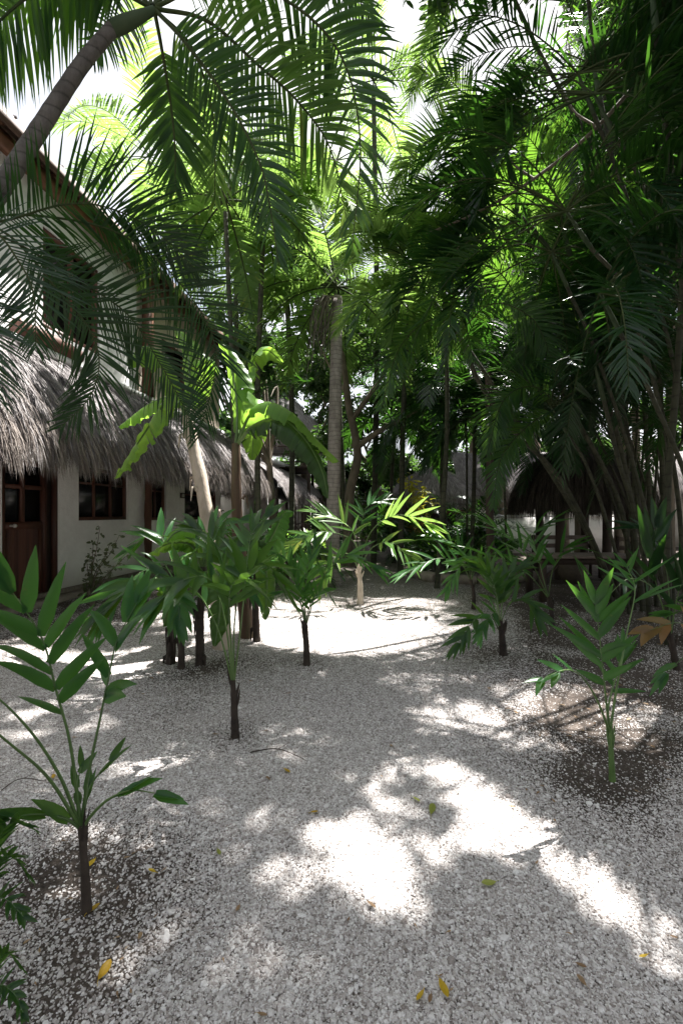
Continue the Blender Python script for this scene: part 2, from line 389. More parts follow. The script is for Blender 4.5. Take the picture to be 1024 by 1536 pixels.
def leaf_cloud(mb, centres, rads, per, size, mat=0, test=None, shape=(.36, .5), up=1.0):
    C = np.repeat(np.asarray(centres, float), per, 0); Rr = np.repeat(np.asarray(rads, float), per)
    N = len(C); u = nrm(rng.normal(size=(N, 3))); r = rng.random(N)**.45
    P = C+u*(Rr*r)[:, None]*np.array([1, 1, .8])
    if test is not None:
        k = test(P); P = P[k]; u = u[k]; N = len(P)
    d = nrm(rng.normal(size=(N, 3))*[1, 1, .5]+[0, 0, -.35]+u*.4)
    nn = nrm(rng.normal(size=(N, 3))*.55+UP*up); s = nrm(np.cross(d, nn)); nn = np.cross(s, d)
    L = size*rng.uniform(.6, 1.3, N); W = (L*rng.uniform(*shape, N))[:, None]; L = L[:, None]
    V = np.stack([P, P+d*L*.35+s*W*.5+nn*W*.12, P+d*L*.75+s*W*.38, P+d*L-nn*L*.1, P+d*L*.75-s*W*.38, P+d*L*.35-s*W*.5+nn*W*.12, P+d*L*.4-nn*W*.06], 1)
    b = np.arange(N)[:, None]*7
    q = np.concatenate([b+[0, 1, 2, 6], b+[0, 6, 4, 5]], 0); t = np.concatenate([b+[6, 2, 3], b+[6, 3, 4]], 0)
    _lc_add(mb, V.reshape(-1, 3), q, t, mat, np.clip(.5+rng.normal(0, .25, N), 0, 1))

# ------------------------------------------------------------------ chosen sun patches on the gravel (leaves in their rays are left out)
def z3(l): return [(x/2+512, y/2+1120) for x, y in l]
POLY = [z3([(210, 20), (340, 15), (400, 60), (510, 90), (480, 130), (560, 170), (650, 230), (730, 300), (860, 340), (930, 400), (1000, 500), (1100, 620), (1100, 760), (900, 640), (800, 590), (740, 480), (680, 480), (600, 430), (560, 380), (480, 320), (400, 390), (300, 370), (270, 430), (200, 520), (130, 520), (60, 450), (-10, 430), (-40, 330), (60, 220), (100, 210), (190, 310), (270, 270), (330, 230), (300, 130), (230, 90)])]
ELL = [(x/2, y/2+1120, a/2, b/2, g) for x, y, a, b, g in [(457, 68, 38, 20, 0), (365, 18, 26, 12, 0), (500, 205, 80, 22, .1), (820, 215, 30, 16, 0), (910, 280, 50, 50, 0), (960, 240, 40, 30, 0), (900, 420, 115, 48, 0), (720, 520, 75, 40, .9), (830, 670, 36, 50, 0), (960, 640, 50, 50, 0), (390, 320, 30, 18, 0), (440, 290, 20, 10, 0), (150, 350, 22, 38, -.4), (190, 240, 40, 30, 0), (290, 250, 30, 30, 0), (360, 160, 34, 15, 0), (220, 20, 34, 14, 0), (40, 25, 20, 10, 0), (340, 80, 30, 12, 0), (530, 40, 20, 9, 0), (720, 300, 22, 18, 0), (60, 140, 40, 20, .1)]]
ELL += [(x/2+512, y/2+1120, a/2, b/2, g) for x, y, a, b, g in [(960, 780, 70, 60, .6), (80, 140, 60, 40, .3), (240, 75, 30, 16, 0), (430, 620, 20, 20, 0)]]
ELL += [(x/1.519+350, y/1.519+840, a/1.519, b/1.519, g) for x, y, a, b, g in [(400, 262, 60, 20, 0), (500, 262, 120, 16, 0), (440, 305, 45, 16, .3), (540, 358, 105, 34, .1), (640, 392, 80, 20, .2), (310, 190, 110, 28, 0), (350, 160, 150, 18, 0), (220, 128, 130, 20, 0), (110, 110, 110, 34, 0), (240, 90, 140, 20, 0), (330, 70, 90, 14, 0), (120, 60, 100, 20, 0), (700, 322, 60, 16, .2), (740, 360, 60, 10, .2), (910, 325, 95, 22, 0), (930, 410, 95, 22, .1), (990, 462, 40, 22, .4), (190, 260, 52, 13, -.1), (420, 345, 30, 14, 0), (225, 380, 20, 8, 0), (300, 530, 45, 30, .5), (90, 590, 20, 14, 0), (760, 430, 30, 12, .5), (860, 250, 60, 8, 0), (640, 300, 50, 12, 0), (600, 210, 60, 8, 0), (690, 190, 40, 6, 0), (600, 400, 120, 16, .3), (350, 225, 130, 16, 0), (450, 205, 60, 12, 0), (820, 340, 60, 9, .2), (860, 385, 50, 9, .2), (700, 400, 50, 12, .3)]]
ELL += [(30, 985, 50, 14, 0), (45, 1065, 35, 7, -.2), (20, 1100, 40, 7, -.2), (130, 1045, 26, 5, -.2), (470, 870, 90, 8, 0), (600, 850, 80, 6, 0), (520, 900, 150, 16, 0), (620, 925, 90, 9, 0), (480, 880, 150, 12, 0), (560, 860, 160, 8, 0), (450, 960, 50, 10, 0), (430, 910, 70, 16, 0), (330, 935, 60, 8, 0), (250, 925, 40, 6, 0), (90, 1130, 22, 7, 0), (280, 1150, 22, 7, 0)]
_r = random.Random(3)
for _ in range(75):
    y_ = _r.uniform(1060, 1420); ELL.append((_r.uniform(120, 700)-(y_-1060)*.1, y_, _r.uniform(5, 17), _r.uniform(3, 9), _r.uniform(-.4, .8)))
for _ in range(30): ELL.append((_r.uniform(780, 1010), _r.uniform(1010, 1130), _r.uniform(8, 22), _r.uniform(3, 6), _r.uniform(0, .6)))
ELL = [(a, b, c+(4 if c < 30 else 0), d+(2 if c < 30 else 0), e) for a, b, c, d, e in ELL]
THATCH_SUN = [((-4.1, 5.6, 3.0), .75), ((-4.0, 7.6, 3.1), .35), ((-3.4, 11.0, 2.9), .6), ((-3.2, 13.5, 3.1), .6), ((-2.9, 16.0, 3.1), 1.1), ((-1.6, 5.3, 1.9), .4), ((-1.4, 5.6, 2.6), .6)]
def inpoly(x, y, poly):
    c = np.zeros(x.shape, bool); n = len(poly)
    for i in range(n):
        x1, y1 = poly[i]; x2, y2 = poly[(i+1) % n]
        if y1 == y2: continue
        c ^= ((y1 > y) != (y2 > y)) & (x < (x2-x1)*(y-y1)/(y2-y1)+x1)
    return c
def lit(P, slack=0.0, far=99):
    """does the sun ray through each point P reach the ground inside a sunny patch?"""
    G = P-SUN*(P[:, 2]/SUN[2])[:, None]
    y = np.maximum(G[:, 1], .6); px_ = 512+F*G[:, 0]/y; py_ = HY+H*F/y
    wx = 12*np.sin(px_*.11+py_*.05)+9*np.sin(py_*.23+1)+5*np.sin(px_*.31); wy = 6*np.sin(px_*.09+2)+4*np.sin(py_*.17+px_*.2)
    wx += 7*np.sin(px_*.63+py_*.4)+5*np.sin(py_*.9+px_*.21); wy += 4*np.sin(px_*.57+1)+3*np.sin(py_*.8-px_*.5); px_ = px_+wx*.8; py_ = py_+wy*.8
    c = np.zeros(len(P), bool)
    for p in POLY:
        q = np.array(p); m = q.mean(0); c |= inpoly(px_, py_, p)
        if slack > 0:
            for ox, oy in ((slack, 0), (-slack, 0), (0, slack*.6), (0, -slack*.6)): c |= inpoly(px_+ox, py_+oy, p)
    for (cx, cy, a, b, g) in ELL:
        dx = px_-cx; dy = py_-cy; u = dx*math.cos(g)+dy*math.sin(g); v = -dx*math.sin(g)+dy*math.cos(g)
        c |= (u/(a*1.2+slack))**2+(v/(b*1.25+slack*.55))**2 < 1
    c = c & (G[:, 1] > .9) & (G[:, 1] < far)
    for (t_, r_) in THATCH_SUN:      # rays also kept clear of leaves to sunlight the thatch and the pale stem
        d_ = P-np.array(t_); k_ = d_@SUN; c |= (k_ > .5) & (np.linalg.norm(d_-k_[:, None]*SUN, axis=1) < r_)
    return c

# ------------------------------------------------------------------ ground
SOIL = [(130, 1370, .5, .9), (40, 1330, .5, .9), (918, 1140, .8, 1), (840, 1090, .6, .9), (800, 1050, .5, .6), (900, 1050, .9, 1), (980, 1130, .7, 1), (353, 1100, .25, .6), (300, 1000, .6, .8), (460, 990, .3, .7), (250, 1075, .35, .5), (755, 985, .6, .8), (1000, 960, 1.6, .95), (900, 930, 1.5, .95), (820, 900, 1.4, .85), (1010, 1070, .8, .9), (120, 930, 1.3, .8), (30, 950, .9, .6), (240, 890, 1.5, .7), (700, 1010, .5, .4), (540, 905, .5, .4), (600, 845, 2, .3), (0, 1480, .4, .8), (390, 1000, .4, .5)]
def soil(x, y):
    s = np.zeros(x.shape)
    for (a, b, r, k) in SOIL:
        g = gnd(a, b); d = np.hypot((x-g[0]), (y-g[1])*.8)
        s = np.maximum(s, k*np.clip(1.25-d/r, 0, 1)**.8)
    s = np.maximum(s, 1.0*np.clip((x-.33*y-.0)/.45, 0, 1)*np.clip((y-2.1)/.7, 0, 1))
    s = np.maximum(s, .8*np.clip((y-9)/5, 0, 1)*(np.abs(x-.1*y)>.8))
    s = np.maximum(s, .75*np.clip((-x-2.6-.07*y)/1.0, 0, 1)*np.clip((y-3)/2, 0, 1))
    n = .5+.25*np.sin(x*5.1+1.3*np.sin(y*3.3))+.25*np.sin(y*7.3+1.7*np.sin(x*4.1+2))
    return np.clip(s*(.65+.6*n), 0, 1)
xs = np.concatenate([np.array([-90, -60, -40, -25, -15, -10]), np.linspace(-8, 8, 220), np.array([10, 15, 25, 40, 60, 90])])
ys = np.concatenate([np.array([-40, -20, -8, -3, 0]), np.linspace(.6, 16, 240), np.array([18, 20, 23, 27, 32, 40, 60, 100])])
X, Yg = np.meshgrid(xs, ys, indexing='ij')
def gz(x, y):
    return .012*np.sin(x*2.1+.8*y)+.01*np.sin(y*3.3+1.1*np.sin(x*1.7))-.012
Z = gz(X, Yg); near = (np.abs(X) < 9) & (Yg < 18); Z = np.where(near, Z, -.03)
nx, ny = X.shape; mb = MB(); i = np.arange(nx-1)[:, None]*ny+np.arange(ny-1)[None]
mb.add(np.stack([X, Yg, Z], -1).reshape(-1, 3), np.stack([i, i+ny, i+ny+1, i+1], -1).reshape(-1, 4))
nt = NT('gravel_and_soil'); p = nt.pos(); s_ = nt.attr('soil')
vo = nt.n('ShaderNodeTexVoronoi'); vo.inputs['Scale'].default_value = 85; nt.l(p, vo.inputs['Vector'])
vd = vo.outputs['Distance']; cell = nt.n('ShaderNodeSeparateColor'); nt.l(vo.outputs['Color'], cell.inputs[0])
big = nt.noise(2.2, 5, .6, p); fine = nt.noise(60, 4, .7, p)
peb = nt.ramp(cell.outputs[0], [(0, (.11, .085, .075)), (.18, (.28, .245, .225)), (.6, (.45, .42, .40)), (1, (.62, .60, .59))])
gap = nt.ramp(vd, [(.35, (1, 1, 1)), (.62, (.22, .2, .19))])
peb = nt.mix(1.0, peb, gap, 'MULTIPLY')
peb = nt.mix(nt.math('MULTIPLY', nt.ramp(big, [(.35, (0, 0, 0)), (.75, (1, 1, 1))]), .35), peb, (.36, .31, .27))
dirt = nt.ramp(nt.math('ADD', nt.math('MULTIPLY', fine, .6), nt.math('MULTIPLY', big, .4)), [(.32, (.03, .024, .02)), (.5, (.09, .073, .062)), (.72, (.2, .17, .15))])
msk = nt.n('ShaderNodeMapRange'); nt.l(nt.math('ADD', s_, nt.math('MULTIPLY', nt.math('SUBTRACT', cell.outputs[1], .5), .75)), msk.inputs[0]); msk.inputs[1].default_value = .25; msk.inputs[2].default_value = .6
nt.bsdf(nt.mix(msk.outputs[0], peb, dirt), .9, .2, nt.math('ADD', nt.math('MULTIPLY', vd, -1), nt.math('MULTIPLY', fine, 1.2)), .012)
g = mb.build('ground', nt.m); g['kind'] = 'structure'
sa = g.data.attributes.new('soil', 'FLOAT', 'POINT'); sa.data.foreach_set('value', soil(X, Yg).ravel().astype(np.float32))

# loose pebbles lying on the ground: one object, instanced by geometry nodes
n = 1250000
yy = 1.15*(10.0/1.15)**rng.random(n); keep = rng.random(n) < np.clip(yy**2/6.5, 0, 1)*np.clip((10.5-yy)/4, 0, 1); yy = yy[keep]
xx = rng.uniform(-.82, .82, len(yy))*yy
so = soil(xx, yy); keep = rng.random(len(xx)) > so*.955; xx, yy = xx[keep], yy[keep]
me = bpy.data.meshes.new('pebbles'); me.vertices.add(len(xx))
me.vertices.foreach_set('co', np.stack([xx, yy, gz(xx, yy)+.001], 1).astype(np.float32).ravel())
a = me.attributes.new('psize', 'FLOAT', 'POINT'); a.data.foreach_set('value', (.0035*np.exp(rng.normal(0, .38, len(xx)))*(1+.02*yy)).astype(np.float32))
po = bpy.data.objects.new('gravel_pebbles', me); col.objects.link(po); po['kind'] = 'stuff'; po['label'] = 'loose pale limestone pebbles covering the path'; po['category'] = 'gravel'
nt = NT('pebble'); oi = nt.n('ShaderNodeObjectInfo').outputs['Random']
nt.bsdf(nt.mix(.25, nt.ramp(oi, [(0, (.10, .075, .065)), (.13, (.25, .215, .2)), (.4, (.42, .39, .38)), (.75, (.58, .555, .55)), (1, (.78, .765, .76))]), nt.ramp(nt.noise(140, 3, .6, nt.pos()), [(.3, (.3, .27, .24)), (.7, (.8, .78, .76))])), .8, .25)
M['pebble'] = nt.m
ng = bpy.data.node_groups.new('scatter_pebbles', 'GeometryNodeTree')
ng.interface.new_socket('Geometry', in_out='INPUT', socket_type='NodeSocketGeometry'); ng.interface.new_socket('Geometry', in_out='OUTPUT', socket_type='NodeSocketGeometry')
N_ = ng.nodes; Lk = ng.links.new
gi = N_.new('NodeGroupInput'); go = N_.new('NodeGroupOutput'); mp = N_.new('GeometryNodeMeshToPoints'); Lk(gi.outputs[0], mp.inputs['Mesh'])
join = N_.new('GeometryNodeJoinGeometry')
for k in range(4):
    ico = N_.new('GeometryNodeMeshIcoSphere'); ico.inputs['Radius'].default_value = 1; ico.inputs['Subdivisions'].default_value = 2
    sp = N_.new('GeometryNodeSetPosition'); nz = N_.new('ShaderNodeTexNoise'); nz.inputs['Scale'].default_value = 1.1; nz.noise_dimensions = '4D'; nz.inputs['W'].default_value = k*7.3
    sb = N_.new('ShaderNodeVectorMath'); sb.operation = 'SUBTRACT'; sb.inputs[1].default_value = (.5, .5, .5); Lk(nz.outputs['Color'], sb.inputs[0])
    sc = N_.new('ShaderNodeVectorMath'); sc.operation = 'SCALE'; sc.inputs['Scale'].default_value = 1.3; Lk(sb.outputs[0], sc.inputs[0])
    Lk(ico.outputs['Mesh'], sp.inputs['Geometry']); Lk(sc.outputs[0], sp.inputs['Offset'])
    tf = N_.new('GeometryNodeTransform'); tf.inputs['Scale'].default_value = [(1.1, .8, .55), (1, .9, .65), (1.3, .7, .5), (.9, .8, .7)][k]
    Lk(sp.outputs[0], tf.inputs['Geometry'])
    sm = N_.new('GeometryNodeSetMaterial'); sm.inputs['Material'].default_value = M['pebble']; Lk(tf.outputs[0], sm.inputs['Geometry'])
    g2 = N_.new('GeometryNodeGeometryToInstance'); Lk(sm.outputs[0], g2.inputs[0]); Lk(g2.outputs[0], join.inputs[0])
ip = N_.new('GeometryNodeInstanceOnPoints'); Lk(mp.outputs[0], ip.inputs['Points']); Lk(join.outputs[0], ip.inputs['Instance']); ip.inputs['Pick Instance'].default_value = True
rv = N_.new('FunctionNodeRandomValue'); rv.data_type = 'FLOAT_VECTOR'; rv.inputs[0].default_value = (-.45, -.45, 0); rv.inputs[1].default_value = (.45, .45, 6.28)
e2r = N_.new('FunctionNodeEulerToRotation'); Lk(rv.outputs[0], e2r.inputs[0]); Lk(e2r.outputs[0], ip.inputs['Rotation'])
na = N_.new('GeometryNodeInputNamedAttribute'); na.data_type = 'FLOAT'; na.inputs['Name'].default_value = 'psize'; Lk(na.outputs[0], ip.inputs['Scale'])
Lk(ip.outputs[0], go.inputs[0])
md = po.modifiers.new('scatter', 'NODES'); md.node_group = ng

# ------------------------------------------------------------------ thatch
def thatch(name, Bf, Of, Rr, zt, ze, nstr, parent, mats, useg=40, fr=1.0, R0=0.0, umax=1.0, stiff=1.0, close=False, SW=.013, bulge=0.0):
    """shaggy palm thatch: a bulging closed shell with many loose strands on it and a hanging fringe at the eave.
    Bf(u) inner line, Of(u) outward direction"""
    def prof(v):
        v = np.asarray(v, float); a = v*math.pi/2
        return R0+(Rr-R0)*((.5-bulge)*v+(.5+bulge)*np.sin(a)), zt-(zt-ze)*((.6-bulge)*v+(.4+bulge)*(1-np.cos(a)))
    mb = MB(); us = np.linspace(0, umax, useg+1); vs = np.linspace(0, 1, 15)
    rr, zz = prof(vs); rr = np.concatenate([rr, [Rr-.06, Rr-.35, max(.03, R0)]]); zz = np.concatenate([zz, [ze-.14, ze-.02, ze+(zt-ze)*.45]])
    G = []
    for u in us:
        b = np.array(Bf(u)); o = np.array(Of(u)); wob = .03*math.sin(u*61)+.025*math.sin(u*23+1)
        G.append([[b[0]+o[0]*(r+wob), b[1]+o[1]*(r+wob), z+wob*.5] for r, z in zip(rr, zz)])
    G = np.array(G); m = G.shape[1]; i = np.arange(useg)[:, None]*m+np.arange(m-1)[None]
    mb.add(G.reshape(-1, 3), np.stack([i, i+m, i+m+1, i+1], -1).reshape(-1, 4), 0, rng.uniform(.05, .35, useg*(m-1)))
    if close:
        for e in (0, useg):
            c = G[e].mean(0); k = np.arange(m); mb.add(np.vstack([G[e], c]), np.stack([k, (k+1) % m, np.full(m, m)], 1), 0, .1)
    # strands
    def strands(N, v0, v1, l0, l1, w, mat, out, hang):
        u = rng.uniform(0, umax, N); v = rng.uniform(v0, v1, N)
        ub = np.array([Bf(a) for a in u]); uo = np.array([Of(a) for a in u])
        r, z = prof(v); r2, z2 = prof(np.minimum(v+.04, 1.04))
        P = np.stack([ub[:, 0]+uo[:, 0]*r, ub[:, 1]+uo[:, 1]*r, z], 1)
        o3 = np.concatenate([uo, np.zeros((N, 1))], 1); Tn = nrm(o3*(r2-r)[:, None]+UP*(z2-z)[:, None])
        side = np.cross(o3, UP); nn = nrm(np.cross(side, Tn)); nn *= np.sign(np.sum(nn*(o3+UP), 1))[:, None]
        clump = .03*np.sin(u*300)+.02*np.sin(u*811)
        P = P+nn*(rng.uniform(.0, .07, N)+clump)[:, None]
        d = nrm(Tn*stiff+nn*rng.uniform(-.04, out, N)[:, None]+side*rng.normal(0, .13, N)[:, None])
        L = rng.uniform(l0, l1, N)[:, None]; L = L*(1+.22*np.sin(u*170)[:, None]*hang); rows = []; pos = P
        W = nrm(side*1.0+nn*rng.normal(0, .5, N)[:, None]); ww = (w*rng.uniform(.5, 1.4, N))[:, None]
        for k, f in enumerate((1, .9, .6, .1)):
            rows.append(np.stack([pos-W*ww*f/2, pos+W*ww*f/2], 1))
            if k < 3:
                pos = pos+d*L/3; d = nrm(d+np.array([0, 0, -1])*(.25+hang*.6)+rng.normal(0, .05, (N, 3)))
        V = np.stack(rows, 1).reshape(-1, 3); b = np.arange(N)[:, None, None]*8+np.arange(3)[None, :, None]*2
        f = np.concatenate([b, b+1, b+3, b+2], -1).reshape(-1, 4)
        mb.add(V, f, mat, np.repeat(np.clip(rng.normal(.5, .25, N), 0, 1), 3))
    strands(nstr, .02, 1.0, .22, .5, SW, 0, .1, .25)
    strands(int(nstr*.42*fr), .86, 1.01, .2, .46, SW*.9, 1, .22, 1.0)
    strands(int(nstr*.05), .55, 1.0, .3, .6, .008, 1, .5, .6)
    return mb.build(name, mats, parent)

# ------------------------------------------------------------------ left house
WD = nrm(np.array([.12, 1.0])); WN = np.array([WD[1], -WD[0]])     # along the facade, out of the facade
W0 = np.array([-6.12, 0.0])
def spx(p): k = (p-512)/F; Y = -6.12/(k-.12); return Y/WD[1]
def wp(s, z, out=0.0): q = W0+WD*s+WN*out; return np.array([q[0], q[1], z])
WAX = np.array([[WD[0], WD[1], 0], [WN[0], WN[1], 0], [0, 0, 1.]])
def wbox(mb, s0, s1, z0, z1, o0, o1, mat=0, rnd=None):
    mb.box(wp((s0+s1)/2, (z0+z1)/2, (o0+o1)/2), (s1-s0, o1-o0, z1-z0), mat=mat, rnd=rnd, axes=WAX)
def holed_wall(mb, s0, s1, z0, z1, holes, th=.22, out=0.0, mat=0):
    S = sorted({s0, s1}|{h[0] for h in holes}|{h[1] for h in holes}); Zs = sorted({z0, z1}|{h[2] for h in holes}|{h[3] for h in holes})
    inh = lambda s, z: any(h[0] < s < h[1] and h[2] < z < h[3] for h in holes)
    for a, b in zip(S[:-1], S[1:]):
        for c, d in zip(Zs[:-1], Zs[1:]):
            if inh((a+b)/2, (c+d)/2): continue
            for o in (out, out-th):
                mb.add([wp(a, c, o), wp(b, c, o), wp(b, d, o), wp(a, d, o)], [[0, 1, 2, 3]], mat, .5)
    for (a, b, c, d) in holes+[(s0, s1, z0, z1)]:
        for (p, q) in (((a, c), (b, c)), ((b, c), (b, d)), ((b, d), (a, d)), ((a, d), (a, c))):
            mb.add([wp(*p, out), wp(*q, out), wp(*q, out-th), wp(*p, out-th)], [[0, 1, 2, 3]], mat, .5)
house = thing('thatched_house', 'two storey white plaster house with shaggy thatch awning along its front', 'house', tuple(wp(9, 0)))
sE = spx(331)
D0, D1 = spx(3), spx(88)
wins = [(spx(118), spx(192), 1.36, 2.42), (spx(222), spx(249), 1.33, 2.42), (spx(277), spx(325), 1.31, 2.42)]
mb = MB(); holed_wall(mb, 3.0, sE, 0.0, 4.25, [(D0, D1, .06, 2.4)]+wins); mb.build('wall', M['white'], house, False)
mb = MB(); u0, u1 = spx(66), spx(150)
holed_wall(mb, 3.0, spx(206), 4.25, 7.3, [(u0, u1, 4.75, 6.5)], out=-.02); mb.build('upper_wall', M['white_cool'], house, False)
mb = MB(); holed_wall(mb, spx(206), sE, 4.25, 7.3, [(spx(245), spx(280), 4.9, 6.1)], out=-.05); mb.build('upper_panel', M['beige'], house, False)
mb = MB()   # side and back walls
for (a, b, z0, z1) in ((sE-.22, sE, 0, 7.3), (3.0, 3.22, 0, 7.3)): wbox(mb, a, b, z0, z1, -5.5, -.23)
wbox(mb, 3.0, sE, 0, 7.3, -5.72, -5.51); wbox(mb, 3.23, sE-.23, 4.0, 4.18, -5.5, -.23); wbox(mb, 3.23, sE-.23, .0, .05, -5.5, -.23)
mb.build('rear_wall', M['white_cool'], house, False)
mb = MB(); wbox(mb, 3.0, sE, -.05, .13, .003, .07, 0); wbox(mb, 3.0, sE+.1, -.05, .06, .073, .42, 0)
mb.build('plinth', M['stone'], house, False)
mb = MB(); wbox(mb, 3.0, sE, 4.2, 4.3, .0, .2); mb.build('ledge', M['white_cool'], house, False)
# lower windows
for k, (a, b, c, d) in enumerate(wins):
    mb = MB(); t = .07
    for (p, q, r, s_) in ((a, b, c, c+t), (a, b, d-t, d), (a, a+t, c+t, d-t), (b-t, b, c+t, d-t)): wbox(mb, p, q, r, s_, -.13, -.045, rnd=random.random())
    nm = 2 if k == 0 else 1
    for j in range(1, nm+1): x = a+(b-a)*j/(nm+1); wbox(mb, x-.03, x+.03, c+t, d-t, -.12, -.06)
    wbox(mb, a+t, b-t, c+.72, c+.76, -.115, -.065)
    fr = mb.build('window', M['wood'], house, False)
    mb = MB(); wbox(mb, a+.02, b-.02, c+.02, d-.02, -.1, -.09)
    o = mb.build('pane', M['glass'], None, False); o.parent = fr; o.location = -np.array(house.location)
# door: dark frame, glazed top, bamboo slats below
dw = spx(66)
mb = MB()
for (p, q, r, s_) in ((D0, D1, 2.3, 2.4), (D0, D0+.08, .06, 2.3), (D1-.07, D1, .06, 2.3), (dw+.02, dw+.1, .06, 2.3)): wbox(mb, p, q, r, s_, -.15, -.02)
dr = mb.build('door', M['wood'], house, False)
def sub(mb, name, mat, smooth=False):
    o = mb.build(name, mat, None, smooth); o.parent = dr; o.location = -np.array(house.location); return o
mb = MB(); wbox(mb, dw+.1, D1-.07, .06, 2.3, -.14, -.1); wbox(mb, D0+.08, dw+.02, .06, 1.3, -.12, -.09); sub(mb, 'door_leaf', M['wood_dark'])
mb = MB(); x = D0+.12
while x < dw-.04:
    mb.tube([wp(x, .14, -.08), wp(x, 1.24, -.08)], .013*random.uniform(.8, 1.1), 6, 0); x += .03
sub(mb, 'bamboo_slats', M['wood'], True)
mb = MB()
for (p, q, r, s_) in ((D0+.08, dw+.02, .08, .15), (D0+.08, dw+.02, 1.24, 1.36), (D0+.08, dw+.02, 1.9, 1.97), (D0+.08, D0+.14, .15, 1.24), (dw-.05, dw+.02, .15, 1.24), ((D0+dw)/2-.02, (D0+dw)/2+.06, 1.36, 2.3)): wbox(mb, p, q, r, s_, -.085, -.04)
sub(mb, 'rail', M['wood'])
mb = MB(); wbox(mb, D0+.08, dw+.02, 1.36, 2.3, -.11, -.1); sub(mb, 'glass', M['glass'])
mb = MB(); mb.tube([wp(D0+.2, 1.3, -.04), wp(D0+.2, 1.3, .02)], .018, 10); mb.tube([wp(D0+.2, 1.3, .02), wp(D0+.2, 1.3, .03), wp(D0+.2, 1.3, .055), wp(D0+.2, 1.3, .07)], [.02, .032, .03, .008], 12); sub(mb, 'knob', M['metal'], True)
# upper window, posts, beams, roof
mb = MB(); a, b, c, d = u0, u1, 4.75, 6.5
for (p, q, r, s_) in ((a, b, c, c+.09), (a, b, d-.09, d), (a, a+.1, c+.09, d-.09), (b-.1, b, c+.09, d-.09), ((a+b)/2-.04, (a+b)/2+.04, c+.09, d-.09)): wbox(mb, p, q, r, s_, -.16, -.05)
fr = mb.build('window', M['wood'], house, False)
mb = MB(); wbox(mb, a+.02, b-.02, c+.02, d-.02, -.13, -.12); o = mb.build('pane', M['glass'], None, False); o.parent = fr; o.location = -np.array(house.location)
mb = MB(); a, b, c, d = spx(245), spx(280), 4.9, 6.1
for (p, q, r, s_) in ((a, b, c, c+.07), (a, b, d-.07, d), (a, a+.07, c+.07, d-.07), (b-.07, b, c+.07, d-.07)): wbox(mb, p, q, r, s_, -.2, -.06)
fr = mb.build('window', M['wood'], house, False)
mb = MB(); wbox(mb, a+.02, b-.02, c+.02, d-.02, -.17, -.16); o = mb.build('pane', M['glass'], None, False); o.parent = fr; o.location = -np.array(house.location)
sp_ = spx(213)
mb = MB(); wbox(mb, sp_-.11, sp_+.11, 4.3, 7.05, .06, .24); o = mb.build('upper_post', M['wood_orange'], house, False)
mb = MB(); wbox(mb, 2.6, sE+.4, 7.0, 7.22, .1, .26, 0, .5); o = mb.build('eave_beam', M['wood_orange'], house, False)
mb = MB(); S, _ = catmull([wp(sp_+.02, -.02, .16), wp(sp_, 1.2, .15), wp(sp_+.03, 2.7, .16)], 14)
mb.tube(S, .085+.008*np.sin(np.arange(14)*1.9), 10); o = mb.build('porch_post', M['wood_orange'], house); o['label'] = 'rough round reddish post at the wall corner'
mb = MB(); S, _ = catmull([wp(spx(14), 4.44, .12), wp(spx(50), 4.46, .14), wp(spx(108), 4.44, .12)], 16); mb.tube(S, .14+.012*np.sin(np.arange(16)*1.7), 10); mb.build('log_beam', M['wood'], house)
mb = MB(); sl = .42
def rbox(mb, s0, s1, o0, o1, dz, th, mat=0, rnd=None):
    for_ = lambda s, o, e: wp(s, 7.27+dz+(.4-o)*sl+e, o)
    v = [for_(s, o, e) for e in (0, th) for o in (o0, o1) for s in (s0, s1)]
    mb.add(v, [[0, 1, 3, 2], [4, 6, 7, 5], [0, 4, 5, 1], [2, 3, 7, 6], [0, 2, 6, 4], [1, 5, 7, 3]], mat, rnd)
x = .4
while x > -3.0: rbox(mb, 2.2, sE+.7, x-.195, x, 0, .03, 0, random.random()); x -= .2
mb.build('roof_boards', M['plank'], house, False)
mb = MB(); s_ = 2.5
while s_ < sE+.6: rbox(mb, s_, s_+.09, -2.9, .36, -.103, .1, 0, random.random()); s_ += .62
mb.build('rafters', M['wood_orange'], house, False)
mb = MB(); wbox(mb, 2.2, sE+.7, 7.17, 7.36, .403, .44); mb.build('fascia', M['plank'], house, False)
mb = MB(); rbox(mb, 2.2, sE+.7, -3.05, .4, .034, .12, 0, .5)
for k in range(2600):
    s0 = random.uniform(2.2, sE+.7); o_ = random.uniform(-3, .4); rbox(mb, s0, s0+.02, o_-.35, o_+.04, .15, random.uniform(.02, .05), 0, random.random())
mb.build('roof', M['thatch'], house, False)
mb = MB()
v = [wp(2.2, 7.3+3.45*sl, -3.05), wp(sE+.7, 7.3+3.45*sl, -3.05), wp(sE+.7, 7.2, -6.6), wp(2.2, 7.2, -6.6)]
mb.add(v+[p+[0, 0, .12] for p in v], [[0, 1, 2, 3], [4, 7, 6, 5], [0, 4, 5, 1], [2, 6, 7, 3], [0, 3, 7, 4], [1, 5, 6, 2]], 0, .5); mb.build('rear_roof', M['thatch'], house, False)
sT = sE+.15
def Bf(u):
    if u < .8: return (W0+WD*(2.2+(sT-2.2)*u/.8)+WN*.02)
    return W0+WD*sT+WN*.02
def Of(u):
    if u < .8: return WN
    a = (u-.8)/.2*R(150); return WN*math.cos(a)+WD*math.sin(a)
def smooth_u(u): return u
o = thatch('thatch_awning', Bf, Of, 1.5, 4.15, 2.40, 88000, house, [M['thatch'], M['fringe']], useg=110, SW=.010)
mb = MB(); k = spx(266); wbox(mb, spx(269.5), spx(274.5), 1.93, 2.08, .003, .05, 0, .5); wbox(mb, spx(270.3), spx(273.7), 1.96, 2.05, .051, .06, 1, .5)
